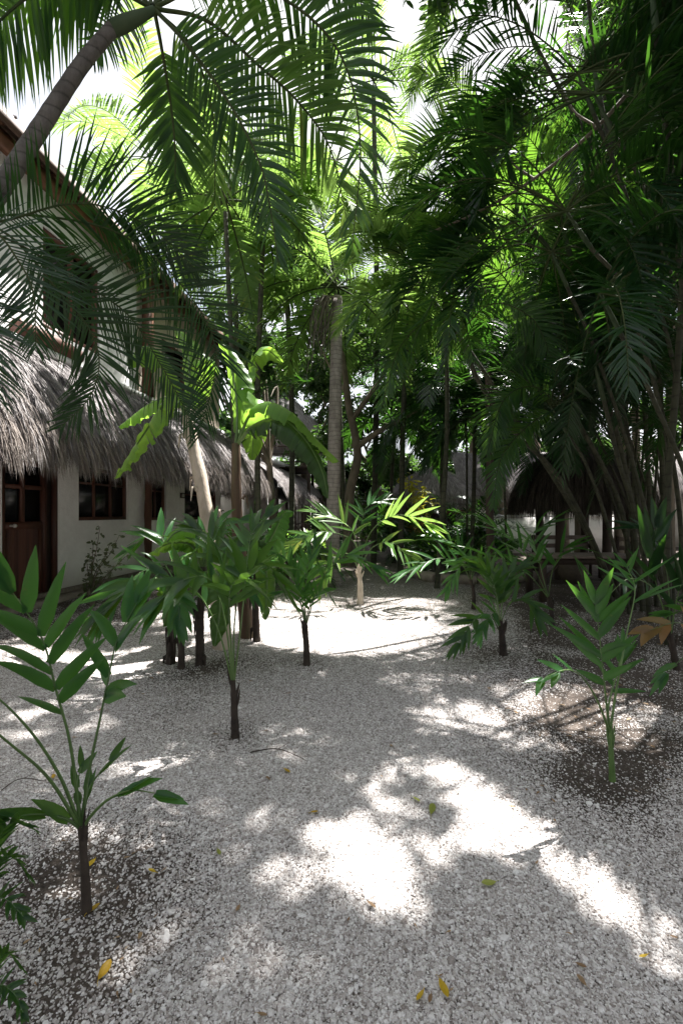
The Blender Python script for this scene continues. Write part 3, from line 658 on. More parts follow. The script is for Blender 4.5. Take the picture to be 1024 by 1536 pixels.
o = mb.build('number_plaque', [M['wood_dark'], M['metal']], None, False); recentre(o, wp(k, 1.9, .01)); tag(o, 'small dark square plaque on the plaster between the far windows', 'plaque')

# ------------------------------------------------------------------ farther thatched buildings
def ring(c, a0=0.0): return (lambda u: np.array(c[:2])), (lambda u: np.array([math.cos(a0+u*2*math.pi), math.sin(a0+u*2*math.pi)]))
def box_thing(parent, name, mat, boxes):
    mb = MB()
    for b in boxes: mb.box(b[0], b[1], b[2] if len(b) > 2 else 0)
    return mb.build(name, mat, parent, False)
# second house behind the banana: thatch awning, white parapet, veranda rail
V = thing('veranda_house', 'distant low house with dark thatch awning, white parapet and crossed veranda rail', 'house', (-3.0, 24, 0))
vd_ = nrm(np.array([.13, 1.0])); vn = np.array([vd_[1], -vd_[0]]); vo_ = np.array([-3.9, 19.0])
VAX = np.array([[vd_[0], vd_[1], 0], [vn[0], vn[1], 0], [0, 0, 1.]])
def vb(mb, s0, s1, z0, z1, o0, o1): q = vo_+vd_*(s0+s1)/2+vn*(o0+o1)/2; mb.box((q[0], q[1], (z0+z1)/2), (s1-s0, o1-o0, z1-z0), axes=VAX)
mb = MB()
x = 0.0
while x < 11.4: vb(mb, x, x+1.1, 0, 3.1, -.2, 0); vb(mb, x+1.1, x+1.9, 0, 1.0, -.2, 0); x += 1.9
vb(mb, 0, 11.4, 3.1, 3.9, -.2, 0); vb(mb, 0, .2, 0, 3.9, -3.2, -.21); vb(mb, 11.2, 11.4, 0, 3.9, -3.2, -.21)
mb.build('wall', M['white'], V, False)
mb = MB(); vb(mb, -.2, 11.6, 3.9, 4.1, -.4, .3); mb.build('parapet', M['white_cool'], V, False)
thatch('thatch_awning', lambda u: vo_+vd_*(11.6*u-.1)+vn*.02, lambda u: vn, 1.7, 3.75, 2.1, 9000, V, [M['thatch'], M['fringe']], useg=40)
for k in range(8):
    mb = MB(); s0 = k*1.6; vb(mb, s0-.06, s0+.06, 0, 2.5, 1.25, 1.37)
    mb.build('post', M['wood_dark'], V, False)
mb = MB()
for k in range(7):
    s0 = k*1.6+.07; s1 = s0+1.46
    vb(mb, s0, s1, .95, 1.02, 1.28, 1.34); vb(mb, s0, s1, .3, .36, 1.28, 1.34)
    for (za, zb) in ((.36, .95), (.95, .36)):
        p = vo_+vd_*s0+vn*1.31; q = vo_+vd_*s1+vn*1.31; mb.tube([(p[0], p[1], za), (q[0], q[1], zb)], .028, 6)
mb.build('crossed_rail', M['wood_dark'], V, False)
# raised round thatch behind it
U = thing('upper_palapa', 'dim thatched balcony roof high behind the banana leaves', 'palapa', (-2.6, 21.5, 0))
c = (-3.3, 26.0, 0); b_, o_ = ring(c)
thatch('thatch_roof', b_, o_, 2.6, 8.2, 5.1, 6000, U, [M['thatch'], M['fringe']], useg=40)
for x in (-1.6, 1.6):
    for y in (-1.6, 1.6): box_thing(U, 'post', M['wood_dark'], [((c[0]+x, c[1]+y, 2.7), (.16, .16, 5.4))])
box_thing(U, 'balcony_rail', M['wood_dark'], [((c[0], c[1]-1.6, z), (3.0, .07, .07)) for z in (4.2, 4.6, 5.0)]+[((c[0], c[1], 3.9), (3.6, 3.6, .12))])
# thatched hut, right of centre
Hh = thing('thatched_hut', 'small thatched hut half hidden by plants right of the middle path', 'hut', (3.2, 19.5, 0))
c = (4.0, 20.5, 0); b_, o_ = ring(c)
thatch('thatch_roof', b_, o_, 2.15, 3.5, 2.0, 8000, Hh, [M['thatch'], M['fringe']], useg=44)
box_thing(Hh, 'post', M['wood_orange'], [((c[0]-1.3, c[1]-1.2, 1.2), (.14, .14, 2.4))]); box_thing(Hh, 'post', M['wood_orange'], [((c[0]+1.3, c[1]-1.2, 1.2), (.14, .14, 2.4))])
box_thing(Hh, 'low_wall', M['wood_orange'], [((c[0], c[1]-1.25, 1.55), (2.4, .08, .18))])
box_thing(Hh, 'back_wall', M['wood_dark'], [((c[0], c[1]+.9, 1.3), (2.6, .1, 2.6))])
# long sunlit thatched house on the far right
G_ = thing('garden_house', 'sunlit thatched house with a white wall behind the shaded palapa', 'house', (9, 21, 0))
gd = nrm(np.array([1.0, -.04])); gn = np.array([gd[1], -gd[0]])
go_ = np.array([5.2, 21.2]); gn = np.array([gd[1], -gd[0]]); gn = -gn if gn[1] > 0 else gn
GAX = np.array([[gd[0], gd[1], 0], [-gn[0], -gn[1], 0], [0, 0, 1.]])
def gb(mb, s0, s1, z0, z1, o0, o1): q = go_+gd*(s0+s1)/2+gn*(o0+o1)/2; mb.box((q[0], q[1], (z0+z1)/2), (s1-s0, abs(o1-o0), z1-z0), axes=GAX)
mb = MB(); 
for a, b in ((0, 1.5), (2.5, 5.2), (6.4, 8.6), (9.6, 13)): gb(mb, a, b, 0, 3.0, -.2, 0)
for a, b in ((1.5, 2.5), (5.2, 6.4), (8.6, 9.6)): gb(mb, a, b, 2.2, 3.0, -.2, 0)
gb(mb, 0, .2, 0, 3, -3, -.21); gb(mb, 0, 13, 3.0, 3.2, -3, 0)
mb.build('wall', M['white'], G_, False)
for a, b in ((1.5, 2.5), (5.2, 6.4), (8.6, 9.6)):
    mb = MB(); gb(mb, a, b, 0, 2.2, -.14, -.1); mb.build('door', M['wood_dark'], G_, False)
thatch('thatch_roof', lambda u: go_+gd*(13.2*u-.1)+gn*(-1.2), lambda u: gn, 2.3, 4.4, 2.25, 11000, G_, [M['thatch'], M['fringe']], useg=50)
# low white garden wall
mb = MB(); mb.box((8.2, 17.7, .68), (7.0, .22, 1.36), .02); mb.box((8.2, 17.7, 1.40), (7.1, .3, .08), .02)
o = mb.build('garden_wall', M['white'], None, False); recentre(o, (8.2, 17.7, 0)); tag(o, 'low white plaster garden wall behind the shaded palapa', 'wall')
# slatted backlit fence in the middle distance
fn = thing('pole_fence', 'screen of upright dark poles with bright gaps beyond the palm trunk', 'fence', (1.1, 26, 0))
mb = MB()
for k in range(34): x = -1.2+k*.16+random.uniform(-.02, .02); mb.tube([(x, 26, 0), (x+random.uniform(-.03, .03), 26, 2.6+random.uniform(-.3, .2))], .045, 6)
mb.build('poles', M['wood_dark'], fn); mb = MB()
for z in (.5, 1.6): mb.box((1.5, 26.07, z), (5.4, .05, .08))
mb.build('rail', M['wood_dark'], fn, False)
mb = MB(); mb.box((3, 31, 1.5), (22, .25, 3.0), -.02); o = mb.build('boundary_wall', M['white'], None, False); recentre(o, (3, 31, 0)); tag(o, 'sunlit white boundary wall seen between dark poles far away', 'wall')

# ------------------------------------------------------------------ shaded palapa, table, chair on the right
Pp_ = thing('open_palapa', 'round open palapa with deeply shaded thatch above the wooden table', 'palapa', (6.0, 11.0, 0))
c = (5.75, 11.3, 0); b_, o_ = ring(c)
thatch('thatch_roof', b_, o_, 1.5, 3.15, 1.75, 15000, Pp_, [M['thatch_shaded'], M['thatch_shaded']], useg=48, bulge=.35)
for x, y in ((-.75, -.55), (.25, -.7), (1.15, -.1), (-.6, .9), (.6, .95)):
    mb = MB(); S, _ = catmull([(c[0]+x, c[1]+y, -.03), (c[0]+x+.03, c[1]+y, 1.2), (c[0]+x, c[1]+y, 2.4)], 10); mb.tube(S, .10, 9); mb.build('post', M['wood_dark'], Pp_)
mb = MB(); mb.tube([(c[0], c[1], 2.3), (c[0], c[1], 3.1)], .08, 8)
for k in range(10):
    a = k*.628; mb.tube([(c[0]+.05*math.cos(a), c[1]+.05*math.sin(a), 2.85), (c[0]+1.3*math.cos(a), c[1]+1.3*math.sin(a), 1.95)], .035, 6)
mb.build('rafters', M['wood_dark'], Pp_)
T_ = thing('wooden_table', 'rough dark wooden table standing on the gravel before the palapa', 'table', (4.25, 8.2, 0))
ty = 8.2; x0 = (805-512)/F*7.9; x1 = x0+1.75
mb = MB()
for k in range(5): mb.box(((x0+x1)/2, ty-.32+k*.15, .76), (x1-x0, .142, .045), .0, rnd=random.random())
mb.build('tabletop', M['wood_grey'], T_, False)
for x in (x0+.1, x1-.1):
    for y in (ty-.3, ty+.26):
        mb = MB(); mb.box((x, y, .36), (.09, .09, .74)); mb.build('leg', M['wood_dark'], T_, False)
mb = MB(); mb.box(((x0+x1)/2, ty-.3, .68), (x1-x0-.3, .04, .1)); mb.box(((x0+x1)/2, ty+.26, .68), (x1-x0-.3, .04, .1))
for s in (1, -1):
    for x in (x0+.1, x1-.1): 
        if (x < (x0+x1)/2) == (s > 0): mb.tube([(x+s*.05, ty-.3, .42), (x+s*.26, ty-.3, .62)], .025, 6)
mb.build('apron', M['wood_dark'], T_, False)
def bench(name, label, c, w, rz, cat):
    t = thing(name, label, cat, (c[0], c[1], 0)); ca, sa = math.cos(rz), math.sin(rz)
    f = lambda x, y: (c[0]+x*ca-y*sa, c[1]+x*sa+y*ca)
    mb = MB()
    for k in range(3): mb.box((*f(0, -.15+k*.15), .45), (w, .14, .04), rz, rnd=random.random())
    mb.build('seat', M['wood_grey'], t, False)
    mb = MB()
    for z in (.72, .92): mb.box((*f(0, .27), z), (w, .035, .1), rz)
    mb.build('backrest', M['wood_grey'], t, False)
    for x in (-w/2+.06, w/2-.06):
        mb = MB(); mb.box((*f(x, -.18), .215), (.06, .06, .43), rz); mb.build('leg', M['wood_dark'], t, False)
        mb = MB(); mb.box((*f(x, .23), .49), (.06, .04, .98), rz); mb.build('leg', M['wood_dark'], t, False)
    return t
bench('garden_chair', 'wooden chair with slatted back right of the table beyond the palapa posts', (6.35, 10.2), .62, -.4, 'chair')
bench('garden_bench', 'long wooden bench under the shaded palapa behind the table', (5.3, 11.0), 1.5, .0, 'bench')
# clay pots under palapa
for (x, y, s, lab) in ((5.0, 10.1, 1.0, 'dark round clay pot at the foot of a palapa post behind the table'),):
    mb = MB(); z = np.array([0, .05, .2, .38, .5, .56, .6]); r = np.array([.16, .22, .3, .3, .22, .17, .2])*s
    mb.tube([(x, y, k) for k in z], r, 20); o = mb.build('clay_pot', M['clay']); recentre(o, (x, y, 0)); tag(o, lab, 'pot')
# thin dark post
mb = MB(); P = px((737, 850, 9.6), (734, 760, 9.6), (735, 660, 9.6), (732, 560, 9.6)); P[0][2] = -.03; S, _ = catmull(P, 14); mb.tube(S, np.linspace(.085, .07, 14), 9)
o = mb.build('wooden_post', M['wood_dark']); recentre(o, (P[0][0], P[0][1], 0)); tag(o, 'slender dark upright post left of the palapa', 'post')
# stone edging
def edging(label, pts, w, h):
    S, L = catmull(pts, max(6, int(L_(pts)/.38))); t = thing('stone_edging', label, 'edging', tuple(S[0]))
    for a, b in zip(S[:-1], S[1:]):
        mb = MB(); d = b-a; l = np.linalg.norm(d)-.015; ang = math.atan2(d[1], d[0])
        n = 7; pts_ = [a+(b-a)*(.02+.96*k/(n-1)) for k in range(n)]; hh = h*random.uniform(.8, 1.15)
        mb.tube([p+np.array([0, 0, hh*.35]) for p in pts_], w*random.uniform(.85, 1.1)*np.array([.8, 1, 1.04, 1, 1.03, 1, .82]), 9, rnd=random.random())
        o = mb.build('stone', M['stone'], t)
    return t
def L_(p): p = np.asarray(p); return np.linalg.norm(np.diff(p, axis=0), axis=1).sum()
edging('curved row of rounded stones bordering the bed right of the path', [gnd(605, 858), gnd(650, 872), gnd(730, 876), gnd(800, 868)], .13, .2)
edging('low stone border around the planting bed left of the far path', [gnd(330, 868), gnd(420, 852), gnd(480, 838), gnd(520, 832)], .09, .13)
PRUNE = True
# ------------------------------------------------------------------ the large palms
def fp(*pts, **kw): return dict(P=px(*pts), **kw)
# leaning palm, top left
cA = at(232, 14, 3.05)
trA = [(-3.5, 2.4, -.05), (-3.05, 2.5, 1.3), (-2.6, 2.55, 2.35), tuple(at(-60, 372, 2.62)), tuple(at(5, 276, 2.7)), tuple(at(55, 200, 2.8)), tuple(at(122, 97, 2.92)), tuple(at(168, 43, 3.0))]
big = dict(face=.75, pairs=76, ll=.48, lw=.026, grav=.45, v=8, r0=.014, a0=72, a1=24)
FA = [fp((232, 14, 3.05), (275, 60, 3.05), (340, 148, 3.1), (388, 240, 3.1), (405, 310, 3.1), (418, 398, 3.1), **dict(big, ll=.42, start=.1)),
      fp((232, 12, 3.05), (310, 30, 3.15), (385, 95, 3.3), (445, 150, 3.4), (495, 222, 3.45), (520, 330, 3.5), **dict(big, mat='palm_gold', ll=.5, grav=.8)),
      fp((232, 10, 3.05), (330, -30, 3.2), (430, 0, 3.3), (510, 80, 3.35), (540, 210, 3.35), (528, 372, 3.35), **dict(big, ll=.5, pairs=74, grav=.75, lw=.034)),
      fp((232, 8, 3.05), (300, -70, 3.3), (400, -110, 3.6), (500, -60, 3.8), (570, 60, 3.9), **dict(big, ll=.55)),
      fp((232, 18, 3.05), (242, 70, 3.2), (255, 150, 3.4), (262, 215, 3.5), (263, 282, 3.6), **dict(big, ll=.42, grav=.3, start=.2, a0=62, a1=20, pairs=48)),
      fp((225, 10, 3.05), (150, -25, 2.9), (70, -20, 2.8), (0, 30, 2.7), (-60, 110, 2.6), **dict(big, ll=.5, grav=.9)),
      fp((225, 8, 3.05), (160, -60, 3.0), (60, -90, 2.9), (-60, -60, 2.8), **dict(big, ll=.55, grav=.8)),
      fp((225, 16, 3.05), (190, 25, 3.2), (165, 45, 3.4), (140, 90, 3.6), **dict(big, ll=.3, pairs=24, grav=.9, mat='palm_dark')),
      fp((235, 16, 3.05), (290, 75, 3.4), (320, 180, 3.8), (322, 300, 4.1), **dict(big, ll=.45, mat='palm_gold', pairs=50)),
      fp((232, 8, 3.05), (250, -90, 3.3), (300, -180, 4.0), (350, -120, 4.8), **dict(big, ll=.55)),
      fp((228, 8, 3.05), (200, -90, 3.5), (160, -130, 4.2), (90, -60, 5.0), **dict(big, ll=.55))]
palm('leaning_palm', 'leaning grey ringed palm trunk crossing the top left corner with long arching fronds', trA, .085, .04, FA, shaft=cA)
# second palm just left of the frame, its fronds fan in front of the house
bB = dict(face=.7, pairs=70, ll=.4, lw=.0145, grav=.35, v=8, r0=.008, a0=66, a1=26)
cB = at(-70, 330, 2.45)
FB = [fp((-70, 330, 2.45), (0, 332, 2.5), (97, 306, 2.6), (165, 312, 2.7), (235, 348, 2.8), (300, 410, 2.85), **dict(bB, ll=.46)),
      fp((-70, 330, 2.45), (40, 322, 2.6), (160, 342, 2.75), (232, 386, 2.85), (282, 440, 2.9), (318, 500, 2.95), (322, 560, 2.95), (298, 655, 2.95), **dict(bB, ll=.42, pairs=74, start=.3)),
      fp((-70, 335, 2.45), (-10, 345, 2.4), (30, 395, 2.4), (50, 440, 2.4), (54, 520, 2.4), **dict(bB, ll=.36, pairs=40)),
      fp((-70, 335, 2.45), (10, 350, 2.5), (95, 445, 2.6), (132, 490, 2.65), (149, 540, 2.68), (135, 595, 2.7), (92, 640, 2.7), **dict(bB, ll=.38, pairs=64, start=.25)),
      fp((-70, 330, 2.45), (20, 362, 2.5), (97, 408, 2.65), (190, 470, 2.75), (240, 545, 2.8), (268, 595, 2.8), (290, 640, 2.8), **dict(bB, ll=.42, pairs=66, start=.25)),
      fp((-70, 340, 2.45), (-60, 420, 2.3), (-20, 500, 2.2), (0, 600, 2.1), **dict(bB, ll=.3, pairs=40)),
      fp((-70, 325, 2.45), (-120, 220, 2.4), (-200, 200, 2.3), (-300, 300, 2.2), **bB),
      ]
palm('courtyard_palm', 'palm standing left of the view with narrow dark fronds hanging before the upper wall', [(-2.15, 2.1, -.05), (-2.05, 2.2, 1.0), (-2.0, 2.35, 2.0), tuple(at(-75, 420, 2.42))], .06, .04, FB, shaft=cB, tmat='cane', lmat='palm_dark')
# straight grey trunk in the middle
cC = at(505, 430, 10)
FC = crown(cC, 15, 3.0, (72, -25), .85, pairs=54, ll=.75, lw=.045, grav=.55, v=8, r0=.022, mat='palm_gold')
FC += [fp((505, 425, 10), (470, 428, 9.6), (425, 452, 9.3), (385, 510, 9.2), pairs=54, ll=.8, lw=.045, grav=.75, mat='palm_gold'),
       fp((505, 425, 10), (480, 560, 9.4), (420, 575, 9.1), (360, 600, 8.9), pairs=50, ll=.8, lw=.04, grav=.9, mat='palm_dark', start=.35),
       fp((505, 420, 10), (560, 395, 9.5), (610, 390, 9.1), (650, 430, 8.8), pairs=54, ll=.75, lw=.045, grav=.5, mat='palm_gold')]
tc = palm('tall_palm', 'straight grey ringed palm trunk rising in the middle of the garden', [(at(500, 870, 10)[0], 10, -.05), tuple(at(499, 800, 10)), tuple(at(502, 640, 10)), tuple(at(504, 530, 10)), tuple(at(505, 445, 10))], .155, .115, FC, tmat='trunk_mid')
for (x, y) in ((478, 470), (490, 480)):
    mb = MB()
    for k in range(16):
        S, _ = catmull([at(503, 445, 10), at(x+random.uniform(-8, 14), 452, 9.8), at(x-8+random.uniform(-18, 14), 500+random.uniform(0, 60), 9.7)], 8); mb.tube(S, np.linspace(.012, .004, 8), 4, 0)
    o = mb.build('dead_flower_stalk', M['fringe'], tc)
# farther palms in the middle
def cpalm(name, label, base_px, cpt, r, n, length, ll, mat, lw=.05, el=(70, -25), droop=.85, tm='cane', lod=0, **kw):
    c = at(*cpt); b = at(base_px, 800, cpt[2]); b[2] = -.05
    m = (b+c)/2+np.array([random.uniform(-.15, .15), 0, 0])
    fr = crown(c, n, length, el, droop, pairs=46, ll=ll, lw=lw, grav=.6, v=8, r0=.022, lod=lod, **kw)
    return palm(name, label, [tuple(b), tuple(m), tuple(c-[0, 0, .2])], r*.6, r*.45, fr, tmat=tm, lmat=mat)
cpalm('background_palm', 'golden green palm crown left of the middle trunk with a brown hanging stalk', 436, (425, 352, 12), .13, 16, 3.2, .8, 'palm_gold')
cpalm('background_palm', 'tall pale palm crown against the white sky at top centre', 560, (560, 120, 13), .14, 10, 3.4, .9, 'palm_gold')
cpalm('background_palm', 'palm crown with drooping fronds above the middle trunk', 520, (505, 240, 15), .14, 11, 3.6, .9, 'palm_gold')
cpalm('background_palm', 'backlit yellow green palm crown right of the middle trunk', 600, (625, 290, 11.5), .12, 10, 3.0, .8, 'palm_gold')
0 and cpalm('background_palm', 'feathery palm crown low behind the middle trunk on its right', 590, (585, 345, 13), .12, 15, 3.3, .8, 'palm_gold')
cpalm('background_palm', 'dark palm crown over the small thatched hut', 672, (668, 590, 12.5), .12, 18, 3.2, .8, 'palm_dark')
cpalm('background_palm', 'palm crown high over the house roof near the leaning trunk', 250, (225, 235, 19), .15, 13, 5.2, 1.2, 'palm_gold', lw=.08)
0 and cpalm('background_palm', 'palm crown over the house roof at far upper left', 170, (95, 150, 18), .15, 13, 5.0, 1.2, 'palm_gold', lw=.08)
cpalm('background_palm', 'palm crown rising behind the house roof on the left', 352, (350, 285, 13), .12, 14, 3.2, .8, 'palm_gold')
cpalm('background_palm', 'sunlit golden fronds of a palm in the gap over the path', 655, (665, 400, 9.5), .09, 14, 2.3, .6, 'palm_gold')
cpalm('background_palm', 'golden palm crown between the house thatch and the middle trunk', 388, (395, 325, 8.9), .1, 14, 2.3, .6, 'palm_gold')
cpalm('background_palm', 'thin palm crown added above the banana leaves to shade the left ground', 352, (338, 300, 7.7), .08, 12, 2.0, .5, 'palm_gold')  # palm put in to throw shade on the ground at left
# areca clump on the right: many canes from one base, each cane a palm of its own crown
ar = dict(pairs=52, ll=.48, lw=.029, grav=.42, v=22, r0=.011, a0=62, a1=26, start=.14)
BF = dict(ar, face=.6, noprune=True, ll=.5, pairs=56, lw=.03, v=5, grav=.4, start=.1)
def areca(label, path, r, n, length, el=(75, -25), droop=.85, az0=None, azr=2*math.pi, ll=.5, mat='palm_dark', lod=1, extra=(), shaftlen=.45):
    P = [np.array(at(*p)) for p in path]; P[0][2] = -.04
    d = nrm(P[-1]-P[-2]); c = P[-1]+d*shaftlen
    fr = crown(c, int(n*1.35), length*1.12, el, droop, az0=az0, azr=azr, **dict(ar, ll=ll, lod=lod, mat=mat))+list(extra)
    r *= .64; return palm('areca_palm', label, P, r, r*.75, fr, tmat='cane', shaft=c, group=None)
areca('long cane leaning far left over the path from the right hand clump', [(935, 905, 7.4), (850, 735, 6.9), (765, 640, 6.6), (719, 574, 6.4), (700, 530, 6.3)], .062, 11, 1.45, mat='palm', extra=[fp((694, 492, 6.3), (650, 478, 6.2), (600, 520, 6.1), (572, 610, 6.0), **BF), fp((694, 492, 6.3), (740, 455, 6.2), (800, 480, 6.1), (835, 560, 6.0), **BF)])
areca('cane reaching highest to the left with a white split sheath', [(920, 905, 7.6), (880, 800, 7.4), (780, 640, 7.0), (700, 520, 6.8), (662, 468, 6.7)], .055, 11, 1.45, mat='palm_gold',
      extra=[fp((650, 440, 6.6), (640, 360, 6.5), (600, 310, 6.4), (545, 320, 6.3), **dict(BF, mat='palm_gold')), fp((650, 440, 6.6), (690, 370, 6.5), (745, 350, 6.4), (790, 400, 6.3), **BF), fp((650, 440, 6.6), (600, 430, 6.3), (550, 450, 6.0), (528, 505, 5.9), **dict(ar, ll=.55, pairs=52)), fp((650, 440, 6.6), (600, 380, 6.4), (545, 375, 6.2), (500, 420, 6.0), **dict(ar, ll=.5, mat='palm_gold'))])
areca('short cane bending left in the middle of the clump', [(950, 905, 7.3), (930, 760, 7.1), (860, 620, 6.9), (812, 520, 6.8)], .058, 12, 1.9, extra=[fp((788, 470, 6.7), (745, 405, 6.6), (685, 398, 6.5), (628, 455, 6.4), **BF), fp((788, 470, 6.7), (840, 430, 6.5), (890, 470, 6.3), (905, 545, 6.2), **BF)])
areca('thick pale cane in the centre of the clump', [(965, 900, 7.2), (940, 720, 7.0), (900, 560, 6.8), (880, 470, 6.7), (857, 390, 6.6)], .065, 13, 2.1, extra=[fp((845, 345, 6.6), (790, 285, 6.5), (725, 285, 6.4), (668, 350, 6.3), **BF), fp((845, 345, 6.6), (900, 280, 6.4), (965, 310, 6.2), (1000, 400, 6.1), **BF), fp((845, 345, 6.6), (820, 250, 6.3), (775, 190, 6.1), (705, 175, 5.9), **BF)])
areca('upright cane near the right edge with close dark rings', [(1003, 960, 5.4), (1000, 760, 5.3), (1012, 600, 5.2), (1022, 450, 5.1), (1030, 250, 5.0)], .062, 13, 2.1)
areca('cane hidden deep in the dark right side of the clump', [(985, 905, 7.6), (975, 760, 7.6), (960, 500, 7.6), (950, 300, 7.6)], .055, 12, 2.0)
areca('bent low cane with few fronds beside the palapa thatch', [(945, 915, 7.0), (915, 800, 6.8), (880, 700, 6.6), (850, 650, 6.5)], .04, 7, 1.5, el=(60, 10), extra=[fp((838, 610, 6.4), (800, 580, 6.3), (755, 600, 6.2), (730, 680, 6.1), **BF), fp((838, 610, 6.4), (790, 640, 6.2), (750, 690, 6.1), (740, 760, 6.0), **dict(BF, ll=.4))])
areca('cane with a silvery lit frond arching before the palapa', [(975, 925, 6.4), (960, 800, 6.2), (930, 700, 6.0), (905, 600, 5.9)], .05, 8, 1.6, el=(60, 0),
      extra=[fp((890, 560, 5.8), (915, 545, 5.5), (895, 570, 5.2), (872, 640, 5.0), (868, 700, 4.9), **dict(ar, ll=.3, pairs=40))])
areca('tall cane whose crown fills the upper right corner', [(1060, 960, 5.2), (1050, 700, 5.0), (1010, 300, 4.7), (985, 60, 4.5)], .06, 13, 2.1)
areca('tall cane crowned left of the upper right corner', [(1000, 900, 7.4), (985, 600, 7.0), (930, 300, 6.6), (900, 150, 6.4)], .06, 13, 2.2)
areca('cane with its crown against the bright gap above the path', [(975, 900, 7.8), (930, 600, 7.6), (840, 400, 7.4), (760, 300, 7.3)], .055, 11, 1.7, mat='palm_gold', extra=[fp((745, 262, 7.2), (695, 205, 7.1), (635, 215, 7.0), (588, 290, 6.9), **dict(BF, mat='palm_gold', ll=.6)), fp((745, 262, 7.2), (720, 180, 7.1), (675, 120, 7.0), (625, 110, 6.9), **dict(BF, mat='palm_gold', ll=.6))])
areca('cane crowned over the right edge at eye catching height', [(1080, 930, 6.0), (1080, 700, 6.0), (1060, 520, 6.0), (1040, 400, 6.0)], .055, 12, 2.0)
areca('cane ending just below the top edge on the right', [(1010, 905, 7.6), (980, 500, 7.4), (900, 120, 7.2), (880, -20, 7.1)], .06, 13, 2.3, mat='palm')
areca('thin cane topped with gold green fronds hanging from the top edge', [(1010, 890, 8.4), (960, 400, 8.0), (800, 60, 7.6), (745, -60, 7.5)], .06, 12, 2.4, mat='palm_gold', ll=.5)
areca('low spreading cane behind the slender post', [(760, 850, 10.5), (755, 700, 10.4), (745, 640, 10.4)], .05, 12, 2.0, el=(60, -15), lod=0)
areca('low spreading cane between hut and palapa', [(700, 845, 12.0), (700, 700, 12.0), (698, 610, 12)], .05, 12, 2.3, el=(60, -20), lod=0)
for (p, top, Y, lab) in ((1040, 60, 8.5, 'crowded dark cane far behind the upper right corner'), (930, 200, 9, 'dark cane crowned in the middle of the upper right mass'), (880, 60, 9, 'dark cane crowned near the top right of centre'), (1000, 330, 8.8, 'dark cane crowned low right behind the thick pale cane'), (860, 330, 9.2, 'dark cane crowned behind the bright gap'), (770, 400, 9, 'dark cane crowned above the slender post'), (940, 480, 8.6, 'dark cane crowned above the palapa thatch'), (1060, 560, 7.6, 'dark cane crowned beside the right edge above the chair'), (880, 560, 8.8, 'dark cane crowned low over the palapa roof'), (800, 540, 9.4, 'dark cane crowned low between post and palapa'), (990, 130, 9.4, 'dark cane in the second row at the upper right')):
    areca(lab, [(960+random.uniform(-30, 70), 880, Y), ((p+970)/2, (top+800)/2, Y), (p, top+40, Y)], .038, 17, 2.6, lod=0, ll=.62)
for (path, lab) in (([(1030, 960, 5.6), (1010, 700, 5.4), (940, 450, 5.1), (885, 370, 4.9)], 'near cane whose drooping fronds cover the middle of the clump'), ([(1060, 990, 5.0), (1040, 760, 4.9), (980, 600, 4.7), (930, 500, 4.6)], 'near low cane with fronds hanging over the chair'),
    ([(1050, 940, 5.9), (1020, 600, 5.6), (940, 300, 5.3), (890, 170, 5.2)], 'near cane leaning left below the top edge'), ([(1070, 930, 5.6), (1050, 600, 5.4), (970, 300, 5.1), (920, 200, 5.0)], 'near cane with a wide dark crown at upper right'), ([(1010, 925, 6.3), (950, 700, 6.0), (890, 520, 5.8), (850, 430, 5.7)], 'near cane leaning left over the diagonal cane')):
    areca(lab, path, .042, 15, 1.9, el=(55, -35), mat='palm_dark')
# torn dry leaf sheath, bare branch
mb = MB()
for (a, b, c_, w) in (((668, 300), (672, 345), (700, 400), .05), ((672, 330), (690, 372), (702, 410), .035), ((668, 310), (660, 350), (684, 395), .03)):
    S, _ = catmull(px((*a, 6.1), (*b, 6.0), (*c_, 5.95)), 12); W = np.array([.8, .3, .5]); ww = w*np.sin(np.linspace(.25, 3.0, 12))[:, None]
    V = np.stack([S-W*ww, S+[0, -.02, 0], S+W*ww], 1).reshape(-1, 3); i = np.arange(11)[:, None]*3+np.arange(2)[None]; mb.add(V, np.stack([i, i+1, i+4, i+3], -1).reshape(-1, 4))
mb.tube(px((668, 306, 6.1), (672, 345, 6.0), (686, 372, 6.0)), [.02, .03, .01], 6, 0)
o = mb.build('dead_frond_sheath', M['pale_trunk']); recentre(o, at(680, 350, 6.0)); tag(o, 'white torn palm sheath hanging among the upper fronds', 'leaf sheath')
bt = thing('bare_branch_tree', 'thin brown bare branch slanting through the fronds at upper right', 'tree', (6.5, 5.6, 0))
mb = MB(); S, _ = catmull([np.array([6.5, 5.6, -.05]), np.array([6.2, 5.5, 3.0]), at(1120, -20, 5.4), at(1024, 48, 5.3), at(895, 190, 5.3), at(800, 268, 5.3), at(712, 320, 5.3), at(640, 350, 5.4)], 60); mb.tube(S, np.linspace(.07, .012, 60), 7)
mb.build('branch', M['bark'], bt)
mb = MB()
for a, b in ((895, 190), (800, 268), (1000, 80)):
    p = at(a, b, 5.3); S, _ = catmull([p, p+[-.2, .1, .25], p+[-.3, .2, .6]], 8); mb.tube(S, np.linspace(.018, .006, 8), 5)
mb.build('twig', M['bark'], bt)

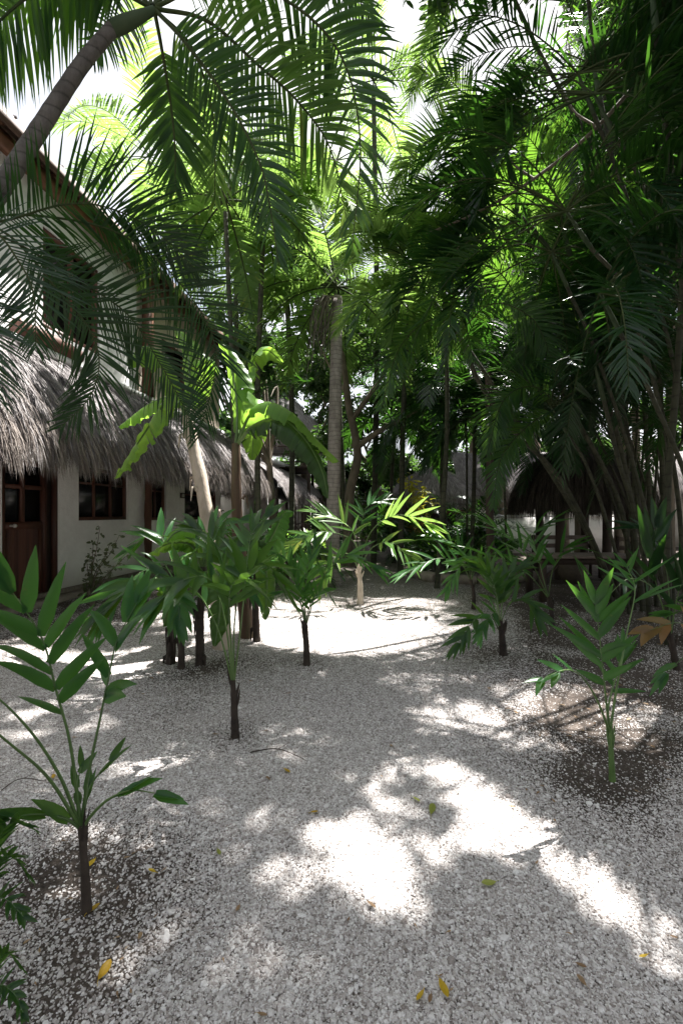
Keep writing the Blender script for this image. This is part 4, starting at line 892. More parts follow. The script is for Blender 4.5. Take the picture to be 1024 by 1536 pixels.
# ------------------------------------------------------------------ broadleaf trees behind
bt_ = thing('forked_tree', 'bare forked pale trunk just right of the tall palm trunk', 'tree', tuple(at(530, 830, 12)*[1, 1, 0]))
mb = MB()
def limb(pts, r0, r1, n=16): S, _ = catmull(px(*pts), n); mb.tube(S, np.linspace(r0, r1, n), 9)
limb([(522, 850, 12), (524, 745, 12), (536, 690, 12), (533, 655, 12), (523, 610, 12), (517, 560, 12), (505, 480, 12.2)], .15, .06, 26)
limb([(534, 672, 12), (556, 655, 11.9), (580, 640, 11.8), (610, 625, 11.7), (650, 600, 11.6)], .085, .03)
limb([(526, 632, 12), (540, 612, 12), (552, 595, 12.1), (575, 560, 12.2), (600, 500, 12.4)], .075, .03)
limb([(520, 590, 12), (500, 560, 12.2), (480, 520, 12.4)], .05, .02)
mb.build('trunk', M['bark'], bt_)
mb = MB(); cs = px((500, 480, 12.3), (470, 500, 12.6), (600, 490, 12.5), (640, 590, 11.8), (560, 520, 12.8), (520, 450, 13), (620, 540, 12.5), (580, 590, 13)); leaf_cloud(mb, cs, np.full(len(cs), .75), 420, .15); mb.build('crown', M['tree'], bt_)
cpalm('background_palm', 'dark low palm crown in front of the far thatched roofs', 705, (712, 625, 11.5), .1, 14, 2.2, .6, 'palm_dark')
cpalm('background_palm', 'small dark palm between forked trunk and thatched hut', 590, (592, 640, 14), .1, 14, 2.3, .6, 'palm_dark')
LB = [('dense dark tree filling the gap behind the second house', 395, 17, 5.2, 520), ('dark rounded tree behind the veranda rail', 450, 28, 6.5, 540), ('dark tree behind the forked trunk', 560, 19, 5.5, 560), ('dense dark tree above the small thatched hut', 640, 24, 6.5, 520), ('broad dark tree behind the slender post', 745, 19, 6.0, 420), ('tall dark tree behind the palapa thatch', 840, 17, 6.5, 380), ('dark tree behind the right hand canes', 930, 15.5, 6.5, 430), ('dark tree at the far right edge behind the canes', 1040, 13, 6.5, 430), ('tall tree with fine leaves high behind the clump', 800, 24, 11.5, 270), ('tall loose tree behind the upper right fronds', 950, 20, 12, 200), ('tall tree crowning the right edge of the view', 1080, 17, 11, 130), ('hazy tree behind the small hut beside its roof', 705, 27, 9, 440)]
LB += [('dark tall tree behind the upper fronds right of the bright gap', 860, 13, 11, 330), ('dark tall tree behind the upper right corner', 1000, 12.5, 11, 200), ('dark tall tree behind the upper right canes', 920, 12, 11, 60)]
for k, (lab, p, Y, h, cy) in enumerate(LB):
    c = at(p, cy, Y); s = Y/17
    rz_ = min(c[2]*.62, 3.2*s+1.0)
    broad_tree(lab, (c[0]+.3, Y+.3, -.05), c[2], c, (2.3*s+.4, 1.8*s, rz_), 26, 620, .17*s+.05, r0=.16*s, group=None, name='broadleaf_tree', blob=(.3, .5), test=lambda P: ~lit(P))
for (p, Y, h, lab) in ((350, 29, 5.5, 'dark hedge tree left of the veranda house'), (440, 33, 6, 'dark hedge tree behind the veranda house'), (520, 29, 5, 'dark hedge tree behind the tall palm trunk'), (590, 28.5, 5, 'dark hedge tree right of the forked trunk'), (660, 29, 5.5, 'dark hedge tree behind the small hut'), (730, 29, 6, 'dark hedge tree between hut and garden house'), (810, 30, 6.5, 'dark hedge tree over the garden house roof'), (900, 30, 6.5, 'dark hedge tree right behind the garden house')):
    c = at(p, 770, Y); c[2] = h*.5
    broad_tree(lab, (c[0], Y, -.05), h*.8, c, (2.2, 1.5, h*.45), 20, 420, .36, r0=.14, name='hedge_tree', limbs=3)
# distant belt of trees closing the view
LBL = []
for k, (x, y, h) in enumerate([(-24, 34, 9), (-17, 38, 10), (-10, 40, 10), (-3, 42, 7), (4, 44, 7), (11, 41, 9), (18, 38, 10), (25, 34, 10), (30, 26, 10), (22, 20, 10), (15, 13, 9), (-20, 26, 10)]):
    side = ['far left beyond the house roof', 'left of centre beyond the house', 'behind the veranda house', 'beyond the far boundary wall near the middle', 'beyond the boundary wall right of the middle', 'beyond the garden house', 'far right beyond the garden house roof', 'deep behind the right hand clump', 'rightmost in the far belt', 'right behind the garden house end', 'just right of the palapa', 'left behind the two storey house'][k]
    broad_tree('distant green tree '+side, (x, y, -.05), h, (x, y, h*.58), (4.2, 3.0, h*.45), 26, 420, .45, r0=.25, name='distant_tree', limbs=3)

# unseen tree added overhead, leaves left out for the chosen sun patches (its trunk stands right of the view)
sh = thing('added_shade_tree', 'unseen added tree with leaves left out to dapple the gravel path', 'tree', (6.8, -1.5, 0))
mb = MB(); trunk_mesh(mb, [(6.8, -1.5, -.1), (6.6, -1.3, 3), (6.2, -1, 8.0)], .28, .2, False, step=.3)
ends = [(x, y, 11.2+random.uniform(-.4, .4)) for x in (-1.5, .5, 2.5, 4.5, 7) for y in (-1, 1.6, 4.2, 6.8)]
for e in ends:
    S, _ = catmull([(6.2, -1, 7.8), ((6.2+e[0])/2, (-1+e[1])/2, 10.2), e], 12); S = S; k = ~lit(S); mb.tube(S, np.linspace(.09, .015, 12), 6)
mb.build('trunk', M['bark'], sh)
mb = MB(); N = 190000
P = np.stack([rng.uniform(-2.2, 10, N), rng.uniform(-2.6, 9.2, N), 11.2+rng.normal(0, .5, N)], 1)
G = P-SUN*(P[:, 2]/SUN[2])[:, None]; ok = (G[:, 1] < 4.8+.35*np.sin(G[:, 0]*3)) & (G[:, 1] > -3) & (G[:, 0] < 5.0) & (G[:, 0] > -3.3)
vis = (P[:, 1] > .5) & ((P[:, 2]-H)/np.maximum(P[:, 1], .1)*F < 745)
ok &= ~vis; P = P[ok]; P = P[~lit(P, 7)]
thin = rng.random(len(P)) < .75+.25*np.sin(P[:, 0]*2.7+np.sin(P[:, 1]*3.1))*np.sin(P[:, 1]*2.3); P = P[thin]
n_shade = len(P)
leaf_cloud(mb, P, np.full(len(P), .03), 1, .19)
mb.build('crown', M['tree'], sh)

for k, (x, y, h, lab) in enumerate([(-7, -9, 9, 'behind the viewpoint on the left'), (0, -11, 10, 'straight behind the viewpoint'), (8, -9, 10, 'behind the viewpoint on the right'), (13, -2, 9, 'right of the viewpoint'), (12.5, 5, 9, 'right of the cane clump'), (-9, -3, 8, 'left of the viewpoint'), (4, -6, 8, 'close behind the viewpoint')]):  # unseen trees, added to hold back skylight from behind and beside
    broad_tree('unseen garden tree added against open sky '+lab, (x, y, -.05), h, (x, y, h*.6), (3.6, 3.0, h*.42), 26, 380, .4, r0=.22, name='unseen_garden_tree', limbs=3, test=lambda P: ~lit(P, 30))
PRUNE = False
# ------------------------------------------------------------------ banana plants
def banana(label, stemP, r0, r1, leaves, stem='banana_stem'):
    b = np.array(stemP[0]); b[2] = 0; th = thing('banana_plant', label, 'banana plant', tuple(b))
    mb = MB(); S, _ = catmull(stemP, 22); mb.tube(S, np.linspace(r0, r1, 22)*(1+.05*np.sin(np.arange(22)*1.7)), 10)
    for k in range(9):      # old sheaths
        i = random.randrange(2, 20); a = random.uniform(0, 6.28); o_ = np.array([math.cos(a), math.sin(a), 0])
        Q = [S[i]+o_*r0*.8, S[i]+o_*r0*1.25+[0, 0, .06], S[i]+o_*r0*1.5+[0, 0, -.12]]; C, _ = catmull(Q, 6); mb.tube(C, [.02, .018, .015, .012, .008, .003], 5)
    mb.build('stem', M[stem], th)
    for lf in leaves:
        lf = dict(lf); P = lf.pop('P'); m = lf.pop('mat', 'banana'); mb = MB(); banana_leaf(mb, P, **lf); mb.build('leaf', [M[m], M['petiole']], th)
    return th
P0 = at(372, 955, 5.68); P0[2] = -.03
banana('tall banana plant with a brown stem and big backlit leaves beside the thatch', [tuple(P0), tuple(at(362, 860, 5.7)), tuple(at(355, 760, 5.7)), tuple(at(354, 665, 5.7))], .095, .05,
       [dict(P=px((356, 668, 5.7), (375, 622, 5.6), (405, 606, 5.45), (440, 622, 5.3), (475, 660, 5.2), (508, 692, 5.1)), width=.19, tears=7, roll=22),
        dict(P=px((356, 668, 5.7), (378, 640, 5.5), (420, 628, 5.3), (458, 660, 5.2), (482, 705, 5.2), (492, 748, 5.2)), width=.17, tears=9, roll=-30, mat='tree'),
        dict(P=px((354, 668, 5.7), (356, 620, 5.8), (352, 575, 5.95), (342, 535, 6.1), (328, 515, 6.1)), width=.25, tears=2, roll=75, fold=.15),
        dict(P=px((356, 668, 5.7), (366, 630, 5.9), (376, 600, 6.1), (380, 640, 6.4), (378, 690, 6.5)), width=.26, tears=3, roll=10),
        dict(P=px((354, 668, 5.7), (362, 610, 6.0), (380, 540, 6.3), (400, 525, 6.6), (425, 545, 6.8)), width=.2, tears=3, roll=60)])
P4 = at(334, 975, 5.2); P4[2] = -.03
banana('banana plant with a pale sunlit leaning stem in front of the far windows', [tuple(P4), tuple(at(326, 870, 5.3)), tuple(at(306, 745, 5.4)), tuple(at(280, 625, 5.5))], .105, .065,
       [dict(P=px((280, 628, 5.5), (268, 592, 5.4), (245, 608, 5.2), (215, 652, 5.1), (172, 718, 5.0)), width=.16, tears=7, roll=-35),
        dict(P=px((280, 628, 5.5), (262, 598, 5.6), (225, 606, 5.7), (178, 640, 5.8)), width=.18, tears=6, roll=30),
        dict(P=px((280, 628, 5.5), (285, 570, 5.6), (280, 520, 5.8), (262, 490, 6.0)), width=.22, tears=5, roll=60, fold=.2),
        dict(P=px((280, 628, 5.5), (292, 575, 5.5), (312, 540, 5.5), (330, 560, 5.5)), width=.18, tears=6, roll=45),
        dict(P=px((280, 628, 5.5), (262, 560, 5.3), (225, 520, 5.1), (190, 545, 5.0)), width=.2, tears=6, roll=30)], stem='pale_trunk')
P1 = at(300, 1002, 4.6); P1[2] = -.03
banana('small banana plant with a round lit leaf in front of the far windows', [tuple(P1), tuple(at(300, 930, 4.6)), tuple(at(304, 850, 4.6))], .045, .03,
       [dict(P=px((304, 852, 4.6), (306, 810, 4.6), (288, 795, 4.55), (262, 800, 4.5), (240, 828, 4.45)), width=.17, tears=2, roll=50, fold=.1),
        dict(P=px((304, 852, 4.6), (288, 818, 4.5), (255, 815, 4.4), (222, 832, 4.3)), width=.12, tears=2, roll=-30),
        dict(P=px((304, 852, 4.6), (330, 815, 4.6), (370, 805, 4.7), (410, 820, 4.8)), width=.15, tears=3, roll=10, mat='tree'),
        dict(P=px((304, 860, 4.6), (290, 850, 4.4), (260, 880, 4.2), (245, 940, 4.15)), width=.13, tears=3, roll=0, mat='palm'),
        dict(P=px((304, 860, 4.6), (325, 860, 4.4), (330, 910, 4.2), (322, 970, 4.15)), width=.13, tears=3, roll=0, mat='palm')], stem='darkstem')
P2 = at(255, 995, 4.67); P2[2] = -.03
banana('stubby banana sucker with dry brown sheaths at the left of the bed', [tuple(P2), tuple(at(258, 960, 4.67)), tuple(at(262, 900, 4.67))], .05, .03,
       [dict(P=px((262, 905, 4.67), (240, 870, 4.6), (215, 880, 4.5), (200, 930, 4.45)), width=.12, tears=3, roll=0, mat='palm'),
        dict(P=px((262, 905, 4.67), (268, 850, 4.7), (290, 830, 4.8), (320, 850, 4.9)), width=.13, tears=3, roll=0, mat='sap')], stem='darkstem')
P3 = at(385, 960, 5.5); P3[2] = -.03
banana('dark leaved banana sucker behind the front sapling', [tuple(P3), tuple(at(383, 900, 5.5)), tuple(at(385, 840, 5.5))], .045, .03,
       [dict(P=px((385, 842, 5.5), (372, 815, 5.4), (345, 830, 5.3), (330, 890, 5.25)), width=.13, tears=3, mat='palm'),
        dict(P=px((385, 842, 5.5), (410, 800, 5.6), (425, 770, 5.7), (440, 768, 5.8)), width=.15, tears=1, roll=70, mat='sap'),
        dict(P=px((385, 842, 5.5), (395, 830, 5.3), (400, 870, 5.2), (398, 930, 5.1)), width=.13, tears=3, mat='palm')], stem='darkstem')

# ------------------------------------------------------------------ palm saplings along the path
sp = dict(jit=1.9, face=.45, pairs=8, ll=.25, lw=.055, grav=.35, v=18, r0=.0075, a0=52, a1=14, start=.5, basemin=.8, tipmin=.75, missing=0, mats=(0, 1))
def sapling(name, label, stemP, r0, fronds, mat='sap', stem='darkstem', cat='palm sapling', **kw):
    b = np.array(stemP[0], float); b[2] = 0; th = thing(name, label, cat, tuple(b)); S, _ = catmull(stemP, 14)
    mb = MB(); mb.tube(S, np.linspace(r0*1.25, r0*.7, 14)*(1+.06*np.sin(np.arange(14)*2.1)), 9); 
    for k in range(5):      # old leaf bases
        i = random.randrange(8, 14); a = random.uniform(0, 6.28); o_ = np.array([math.cos(a), math.sin(a), 0]); C, _ = catmull([S[i]+o_*r0*.5-[0, 0, .03], S[i]+o_*r0*1.1+[0, 0, .02], S[i]+o_*r0*1.7+[0, 0, .06+random.random()*.05]], 6); mb.tube(C, np.array([.5, .45, .4, .3, .2, .05])*r0, 5)
    mb.build('stem', M[stem], th)
    for fd in fronds:
        fd = dict(sp, **dict(kw, **fd)); P = fd.pop('P'); m = fd.pop('mat', mat); mb = MB(); frond(mb, P, **fd); mb.build('frond', [M[m], M['petiole']], th)
    return th
b = at(130, 1362, 1.78); b[2] = -.02
sapling('palm_sapling', 'nearest palm sapling at lower left with a dark stem and long bare petioles', [tuple(b), tuple(at(127, 1300, 1.78)), tuple(at(121, 1238, 1.78))], .016,
        [fp((121, 1242, 1.78), (106, 1120, 1.75), (84, 1035, 1.72), (66, 965, 1.68), (38, 915, 1.64), (12, 880, 1.6), pairs=8, ll=.27, lw=.052, start=.46, roll=0, a0=62, face=.7, grav=.5),
         fp((122, 1240, 1.78), (132, 1165, 1.78), (150, 1078, 1.8), (163, 1015, 1.82), (176, 960, 1.86), (205, 905, 1.9), pairs=6, ll=.21, lw=.055, start=.55, roll=0, face=.4, grav=.6),
         fp((119, 1238, 1.78), (90, 1165, 1.7), (40, 1090, 1.6), (-30, 1030, 1.5), (-130, 1010, 1.35), start=.8, ll=.15),
         fp((119, 1240, 1.78), (75, 1170, 1.65), (20, 1120, 1.5), (-50, 1070, 1.4), (-150, 1050, 1.3), start=.8, ll=.15),
         fp((124, 1242, 1.78), (136, 1225, 1.76), (162, 1200, 1.72), (196, 1186, 1.68), (232, 1190, 1.64), pairs=2, ll=.2, lw=.045, start=.35, a0=16, a1=6, grav=.25),
         fp((120, 1242, 1.78), (96, 1228, 1.72), (58, 1222, 1.66), (15, 1226, 1.6), pairs=2, ll=.22, lw=.05, start=.3, a0=14, a1=6, grav=.25, mat='palm'),
         fp((123, 1236, 1.78), (128, 1205, 1.8), (138, 1175, 1.84), (165, 1142, 1.88), pairs=2, ll=.13, lw=.035, start=.35, a0=14, a1=6, mat='palm'),
         fp((122, 1238, 1.78), (118, 1205, 1.85), (116, 1175, 1.9), (122, 1150, 1.95), pairs=2, ll=.12, lw=.035, start=.35, a0=14, a1=6, mat='palm'),
         ])
b = at(353, 1106, 3.12); b[2] = -.02
sapling('palm_sapling', 'slim sapling with twin dark stems and broad arching leaflets left of the path', [tuple(b), tuple(at(351, 1060, 3.12)), tuple(at(349, 1020, 3.12))], .024,
        [fp((349, 1022, 3.12), (337, 930, 3.1), (318, 872, 3.0), (280, 868, 2.85), (235, 905, 2.7), pairs=9, ll=.32, lw=.065, start=.42),
         fp((350, 1022, 3.12), (352, 930, 3.1), (365, 868, 3.05), (395, 845, 3.0), (425, 880, 2.95), pairs=9, ll=.3, lw=.065, start=.45),
         fp((349, 1022, 3.12), (343, 920, 3.2), (335, 850, 3.3), (320, 810, 3.4), (290, 790, 3.5), pairs=9, ll=.3, lw=.06, start=.45, mat='palm'),
         fp((351, 1022, 3.12), (362, 930, 3.15), (370, 850, 3.25), (378, 800, 3.4), (400, 775, 3.5), pairs=9, ll=.28, lw=.055, start=.5),
         fp((350, 1022, 3.12), (345, 935, 2.95), (345, 885, 2.8), (362, 868, 2.65), (388, 885, 2.55), pairs=7, ll=.22, lw=.05, start=.5, mat='palm'),
         fp((348, 1022, 3.12), (325, 940, 3.1), (285, 880, 3.0), (215, 872, 2.9), (150, 920, 2.8), pairs=9, ll=.3, lw=.065, start=.45, mat='palm')], grav=.55, mat='palm')
b = at(272, 1000, 4.5); b[2] = -.02
sapling('palm_sapling', 'bushy dark sapling with drooping leaflets before the small banana', [tuple(b), tuple(at(272, 960, 4.5)), tuple(at(272, 930, 4.5))], .03,
        [fp((272, 935, 4.5), (268, 870, 4.4), (235, 850, 4.2), (190, 875, 4.0), (150, 930, 3.9), ll=.33, lw=.06),
         fp((272, 935, 4.5), (280, 860, 4.4), (300, 820, 4.3), (340, 830, 4.2), (370, 880, 4.1), ll=.33, lw=.06),
         fp((272, 935, 4.5), (260, 850, 4.6), (235, 800, 4.7), (200, 820, 4.7), ll=.34, lw=.07),
         fp((272, 935, 4.5), (285, 850, 4.6), (320, 790, 4.8), (360, 780, 4.9), ll=.34, lw=.07),
         fp((272, 935, 4.5), (270, 890, 4.3), (265, 880, 4.0), (270, 930, 3.8), ll=.3, lw=.07)], mat='sap', grav=.6)
b = at(460, 998, 4.6); b[2] = -.02
sapling('palm_sapling', 'upright sapling with two thin stems on a dark mound in the path', [tuple(b), tuple(at(459, 965, 4.6)), tuple(at(457, 930, 4.6))], .03,
        [fp((458, 935, 4.6), (452, 895, 4.6), (440, 865, 4.6), (425, 848, 4.55), (400, 850, 4.5), pairs=9, ll=.24, lw=.04, start=.3),
         fp((458, 935, 4.6), (458, 890, 4.6), (462, 850, 4.65), (472, 820, 4.7), pairs=10, ll=.26, lw=.045, start=.25),
         fp((460, 935, 4.6), (475, 885, 4.6), (497, 850, 4.55), (525, 832, 4.5), (560, 850, 4.45), pairs=9, ll=.3, lw=.05, start=.4),
         fp((458, 935, 4.6), (450, 900, 4.4), (445, 885, 4.3), (420, 890, 4.2), pairs=7, ll=.2, lw=.04, start=.3),
         fp((458, 935, 4.6), (468, 900, 4.4), (485, 885, 4.25), (495, 895, 4.2), pairs=7, ll=.2, lw=.04, start=.3),
         fp((457, 935, 4.6), (445, 880, 4.75), (430, 840, 4.9), (400, 820, 5.0), pairs=9, ll=.26, lw=.045, start=.35)], grav=.35)
mb = MB(); mb.tube([tuple(at(468, 998, 4.58)*[1, 1, 0]), tuple(at(467, 960, 4.58)), tuple(at(464, 920, 4.58))], [.022, .018, .012], 8)
b = at(540, 905, 7.7); b[2] = -.02
sapling('palm_sapling', 'brightly sunlit sapling on a pale stem in the far path', [tuple(b), tuple(at(540, 880, 7.7)), tuple(at(538, 850, 7.7))], .045,
        [fp((538, 852, 7.7), (532, 815, 7.6), (505, 800, 7.4), (470, 800, 7.2), (435, 822, 7.1), ll=.42, lw=.07, mat='palm_gold'),
         fp((538, 852, 7.7), (530, 800, 7.7), (505, 778, 7.8), (475, 768, 7.9), ll=.5, lw=.06, start=.4, mat='palm_gold'),
         fp((538, 852, 7.7), (555, 800, 7.7), (585, 775, 7.7), (620, 775, 7.7), (645, 790, 7.7), ll=.5, lw=.07, mat='palm_gold'),
         fp((538, 852, 7.7), (560, 820, 7.5), (590, 815, 7.3), (615, 840, 7.2), ll=.4, lw=.06, mat='palm_gold'),
         fp((538, 852, 7.7), (540, 800, 7.9), (550, 760, 8.1), (575, 750, 8.3), ll=.45, lw=.06),
         fp((538, 852, 7.7), (520, 830, 7.4), (495, 845, 7.2), (480, 880, 7.1), ll=.36, lw=.06, mat='palm_gold')], stem='pale_trunk')
b = at(918, 1166, 2.65); b[2] = -.02
sapling('palm_sapling', 'bright green sapling with paired broad leaflets on the dark soil at right', [tuple(b), tuple(at(916, 1130, 2.65)), tuple(at(914, 1090, 2.65))], .015,
        [fp((914, 1095, 2.65), (908, 1045, 2.62), (902, 985, 2.6), (897, 940, 2.58), (893, 905, 2.55), pairs=8, ll=.27, lw=.05, start=.4, a0=58, a1=20, roll=0, v=5, grav=.15),
         fp((915, 1095, 2.65), (925, 1030, 2.7), (940, 950, 2.8), (952, 885, 2.9), (940, 850, 3.1), pairs=5, ll=.3, lw=.03, start=.7, a0=60),
         fp((914, 1098, 2.65), (895, 1050, 2.55), (872, 1015, 2.45), (848, 1005, 2.35), (815, 1018, 2.28), pairs=3, ll=.15, lw=.04, start=.6, a0=30),
         fp((914, 1095, 2.65), (912, 1060, 2.75), (925, 1010, 2.9), (935, 975, 3.0), pairs=5, ll=.2, lw=.04, start=.5)], stem='petiole', grav=.2)
b = at(755, 982, 4.95); b[2] = -.02
sapling('palm_sapling', 'dark bunched sapling at the shady right edge of the path', [tuple(b), tuple(at(753, 960, 4.95)), tuple(at(750, 930, 4.95))], .035,
        [fp((750, 935, 4.95), (745, 895, 4.95), (735, 865, 4.9), (712, 850, 4.85), ll=.3, lw=.06, start=.3), fp((750, 935, 4.95), (755, 890, 4.95), (765, 860, 5.0), (780, 850, 5.0), ll=.28, lw=.06, start=.3),
         fp((748, 945, 4.95), (735, 925, 4.8), (712, 930, 4.65), (688, 965, 4.55), ll=.28, lw=.06, start=.45), fp((750, 935, 4.95), (765, 905, 4.8), (790, 900, 4.7), (805, 925, 4.6), ll=.28, lw=.06, start=.4),
         fp((750, 935, 4.95), (740, 880, 5.1), (728, 845, 5.3), ll=.28, lw=.06, start=.3), fp((750, 940, 4.95), (745, 920, 4.7), (735, 925, 4.6), (720, 950, 4.5), ll=.22, lw=.05, start=.4, mat='sap')], mat='palm')
b = at(710, 912, 7.4); b[2] = -.02
sapling('palm_sapling', 'thin sapling spreading long leaflets over the stone edging', [tuple(b), tuple(at(710, 890, 7.4)), tuple(at(706, 870, 7.4))], .03,
        [fp((706, 872, 7.4), (690, 845, 7.3), (655, 838, 7.1), (610, 858, 6.9), ll=.4, lw=.06, start=.35), fp((706, 872, 7.4), (700, 840, 7.5), (680, 815, 7.6), (650, 805, 7.7), ll=.4, lw=.055, start=.35),
         fp((706, 872, 7.4), (720, 840, 7.4), (750, 830, 7.4), (775, 850, 7.4), ll=.4, lw=.055, start=.35), fp((706, 872, 7.4), (708, 840, 7.1), (690, 850, 6.8), (672, 880, 6.7), ll=.34, lw=.055, start=.4)])
b = at(828, 935, 6.3); b[2] = -.02
sapling('palm_sapling', 'open sapling with long strap leaflets in front of the table', [tuple(b), tuple(at(826, 915, 6.3)), tuple(at(822, 895, 6.3))], .03,
        [fp((822, 897, 6.3), (800, 850, 6.2), (770, 810, 6.1), (735, 785, 6.0), pairs=7, ll=.5, lw=.05, start=.35, roll=20), fp((822, 897, 6.3), (808, 840, 6.35), (800, 800, 6.4), (820, 785, 6.4), pairs=7, ll=.45, lw=.05, start=.35),
         fp((822, 897, 6.3), (830, 850, 6.2), (850, 820, 6.1), (865, 840, 6.0), pairs=6, ll=.4, lw=.05, start=.4), fp((822, 897, 6.3), (790, 860, 6.0), (740, 835, 5.8), (690, 845, 5.7), pairs=7, ll=.4, lw=.05, start=.45)])
b = at(1015, 1005, 4.5); b[2] = -.02
sapling('palm_sapling', 'dark sapling with arching grassy leaflets at the foot of the canes', [tuple(b), tuple(at(1010, 980, 4.5)), tuple(at(1005, 950, 4.5))], .03,
        [fp((1005, 955, 4.5), (985, 880, 4.4), (975, 840, 4.3), (985, 790, 4.3), pairs=4, ll=.45, lw=.09, start=.5, a0=30), fp((1005, 955, 4.5), (985, 890, 4.3), (945, 868, 4.1), (905, 900, 4.0), pairs=6, ll=.3, lw=.035, start=.4),
         fp((1005, 955, 4.5), (1020, 880, 4.4), (1050, 840, 4.3), pairs=6, ll=.4, lw=.06, start=.4), fp((1005, 955, 4.5), (1000, 860, 4.6), (980, 800, 4.7), (950, 790, 4.8), pairs=6, ll=.35, lw=.05, start=.5)], mat='palm_dark')
b = at(1090, 1120, 3.0); b[2] = -.02
sapling('palm_sapling', 'sapling at the right edge with one bronze tinged leaf', [tuple(b), tuple(at(1088, 1080, 3.0)), tuple(at(1085, 1040, 3.0))], .02,
        [fp((1085, 1045, 3.0), (1060, 970, 2.95), (1020, 935, 2.9), (975, 945, 2.85), pairs=4, ll=.2, lw=.06, start=.55, mat='redleaf'), fp((1085, 1045, 3.0), (1060, 1000, 2.9), (1030, 985, 2.85), (1000, 1010, 2.8), pairs=4, ll=.2, lw=.045, start=.5),
         fp((1085, 1045, 3.0), (1080, 960, 3.0), (1050, 915, 3.0), (1005, 920, 3.0), pairs=5, ll=.22, lw=.04, start=.55)])
b = at(-30, 1560, 1.38); b[2] = -.02
sapling('ground_fern', 'dark fern tufts cut by the lower left corner', [tuple(b), tuple(b+[0, 0, .06])], .012,
        [fp((-30, 1530, 1.38), (-10, 1460, 1.38), (10, 1430, 1.38), (30, 1450, 1.36), pairs=14, ll=.05, lw=.014, start=.3, a0=70, r0=.003), fp((-30, 1530, 1.38), (-5, 1480, 1.35), (20, 1490, 1.33), (35, 1520, 1.3), pairs=14, ll=.05, lw=.014, start=.3, a0=70, r0=.003)], cat='fern', mat='palm')
b = at(-25, 1400, 1.62); b[2] = -.02
sapling('ground_fern', 'low green fern at the left edge beside the nearest sapling', [tuple(b), tuple(b+[0, 0, .08])], .012,
        [fp((-25, 1370, 1.62), (-5, 1270, 1.6), (15, 1235, 1.58), (42, 1240, 1.56), pairs=20, ll=.075, lw=.018, start=.3, a0=70, r0=.003), fp((-25, 1370, 1.62), (-5, 1300, 1.58), (18, 1285, 1.56), (40, 1310, 1.54), pairs=20, ll=.07, lw=.018, start=.3, a0=70, r0=.003), fp((-25, 1370, 1.62), (-15, 1350, 1.55), (10, 1350, 1.5), (35, 1375, 1.48), pairs=16, ll=.06, lw=.016, start=.3, a0=70, r0=.003)], cat='fern', mat='palm')

# shrub against the house wall
b = at(135, 905, 7.6); b[2] = 0
ws = thing('wall_shrub', 'thin leafy shrub growing against the white wall under the first window', 'shrub', tuple(b))
mb = MB(); lp = []
for k, tip in enumerate([(150, 790, 7.5), (165, 815, 7.4), (178, 805, 7.45), (188, 835, 7.3), (130, 840, 7.5), (140, 815, 7.6), (172, 850, 7.3), (128, 870, 7.4)]):
    t = at(*tip); S, _ = catmull([b+[random.uniform(-.06, .06), 0, -.02], b*.65+t*.35+[random.uniform(-.06, .02), 0, .12], b*.3+t*.7+[0, 0, .06], t], 12); mb.tube(S, np.linspace(.012, .004, 12), 5); lp += [S[i] for i in range(4, 12)]
mb.build('stem', M['bark'], ws); mb = MB(); leaf_cloud(mb, lp, np.full(len(lp), .07), 4, .085, shape=(.45, .65)); mb.build('foliage', M['olive'], ws)
# creeper by the end of the house
b = wp(sE+.05, 0, -.25); mb = MB(); cv = [b+[.1*math.sin(k), 0, .2+k*.17] for k in range(14)]; cr_ = thing('creeper', 'narrow green creeper climbing the far end of the white house', 'climbing plant', tuple(b))
m2 = MB(); m2.tube([b, b+[.03, 0, 1.2], b+[0, 0, 2.5]], .02, 6); m2.build('stem', M['bark'], cr_); leaf_cloud(mb, cv, np.full(14, .17), 45, .09); mb.build('foliage', M['tree'], cr_)

# understory plants further back
US = [(395, 850, 8.8, 'sap', 'first'), (430, 845, 9.2, 'palm', 'b'), (462, 842, 9.6, 'sap', 'c'), (350, 850, 8.6, 'palm', 'd'), (415, 815, 12, 'sap', 'e'), (450, 812, 12.5, 'banana', 'f'), (375, 820, 11, 'sap', 'g'),
      (560, 825, 15, 'palm_dark', 'o'), (625, 822, 16.5, 'palm_dark', 'p'), (690, 830, 13.6, 'palm_dark', 'q'), (590, 818, 17.5, 'palm', 'r'), (725, 834, 13.0, 'palm_dark', 's'),
      (610, 832, 14, 'palm_dark', 'h'), (640, 838, 12.4, 'palm_dark', 'i'), (672, 836, 12.8, 'palm', 'j'), (600, 815, 18, 'palm', 'k'), (700, 838, 12.2, 'palm_dark', 'l'), (560, 815, 16, 'palm', 'm'), (655, 850, 11.6, 'palm', 'n')]
ULAB = ['leafy fan of green fronds behind the banana suckers', 'dark feathery plant between banana and tall trunk', 'pale green plant close left of the tall palm trunk', 'dark plant under the far house window', 'fresh green plant before the veranda rail', 'yellowish plant left of the tall trunk by the veranda', 'green plant at the end of the house wall', 'tall dark fan of fronds right of the forked trunk', 'tall dark fronds at the left of the hut', 'tall dark fronds hiding the right hut post', 'tall green fronds before the pole fence', 'tall dark fronds right of the slender post', 'dark clump in front of the small thatched hut', 'low dark palm just left of the slender post bed', 'drooping fan palm at the hut corner', 'low plant before the pole fence', 'dark plant at the left foot of the slender post', 'low plant right of the forked trunk', 'arching dark fronds over the stone edging']
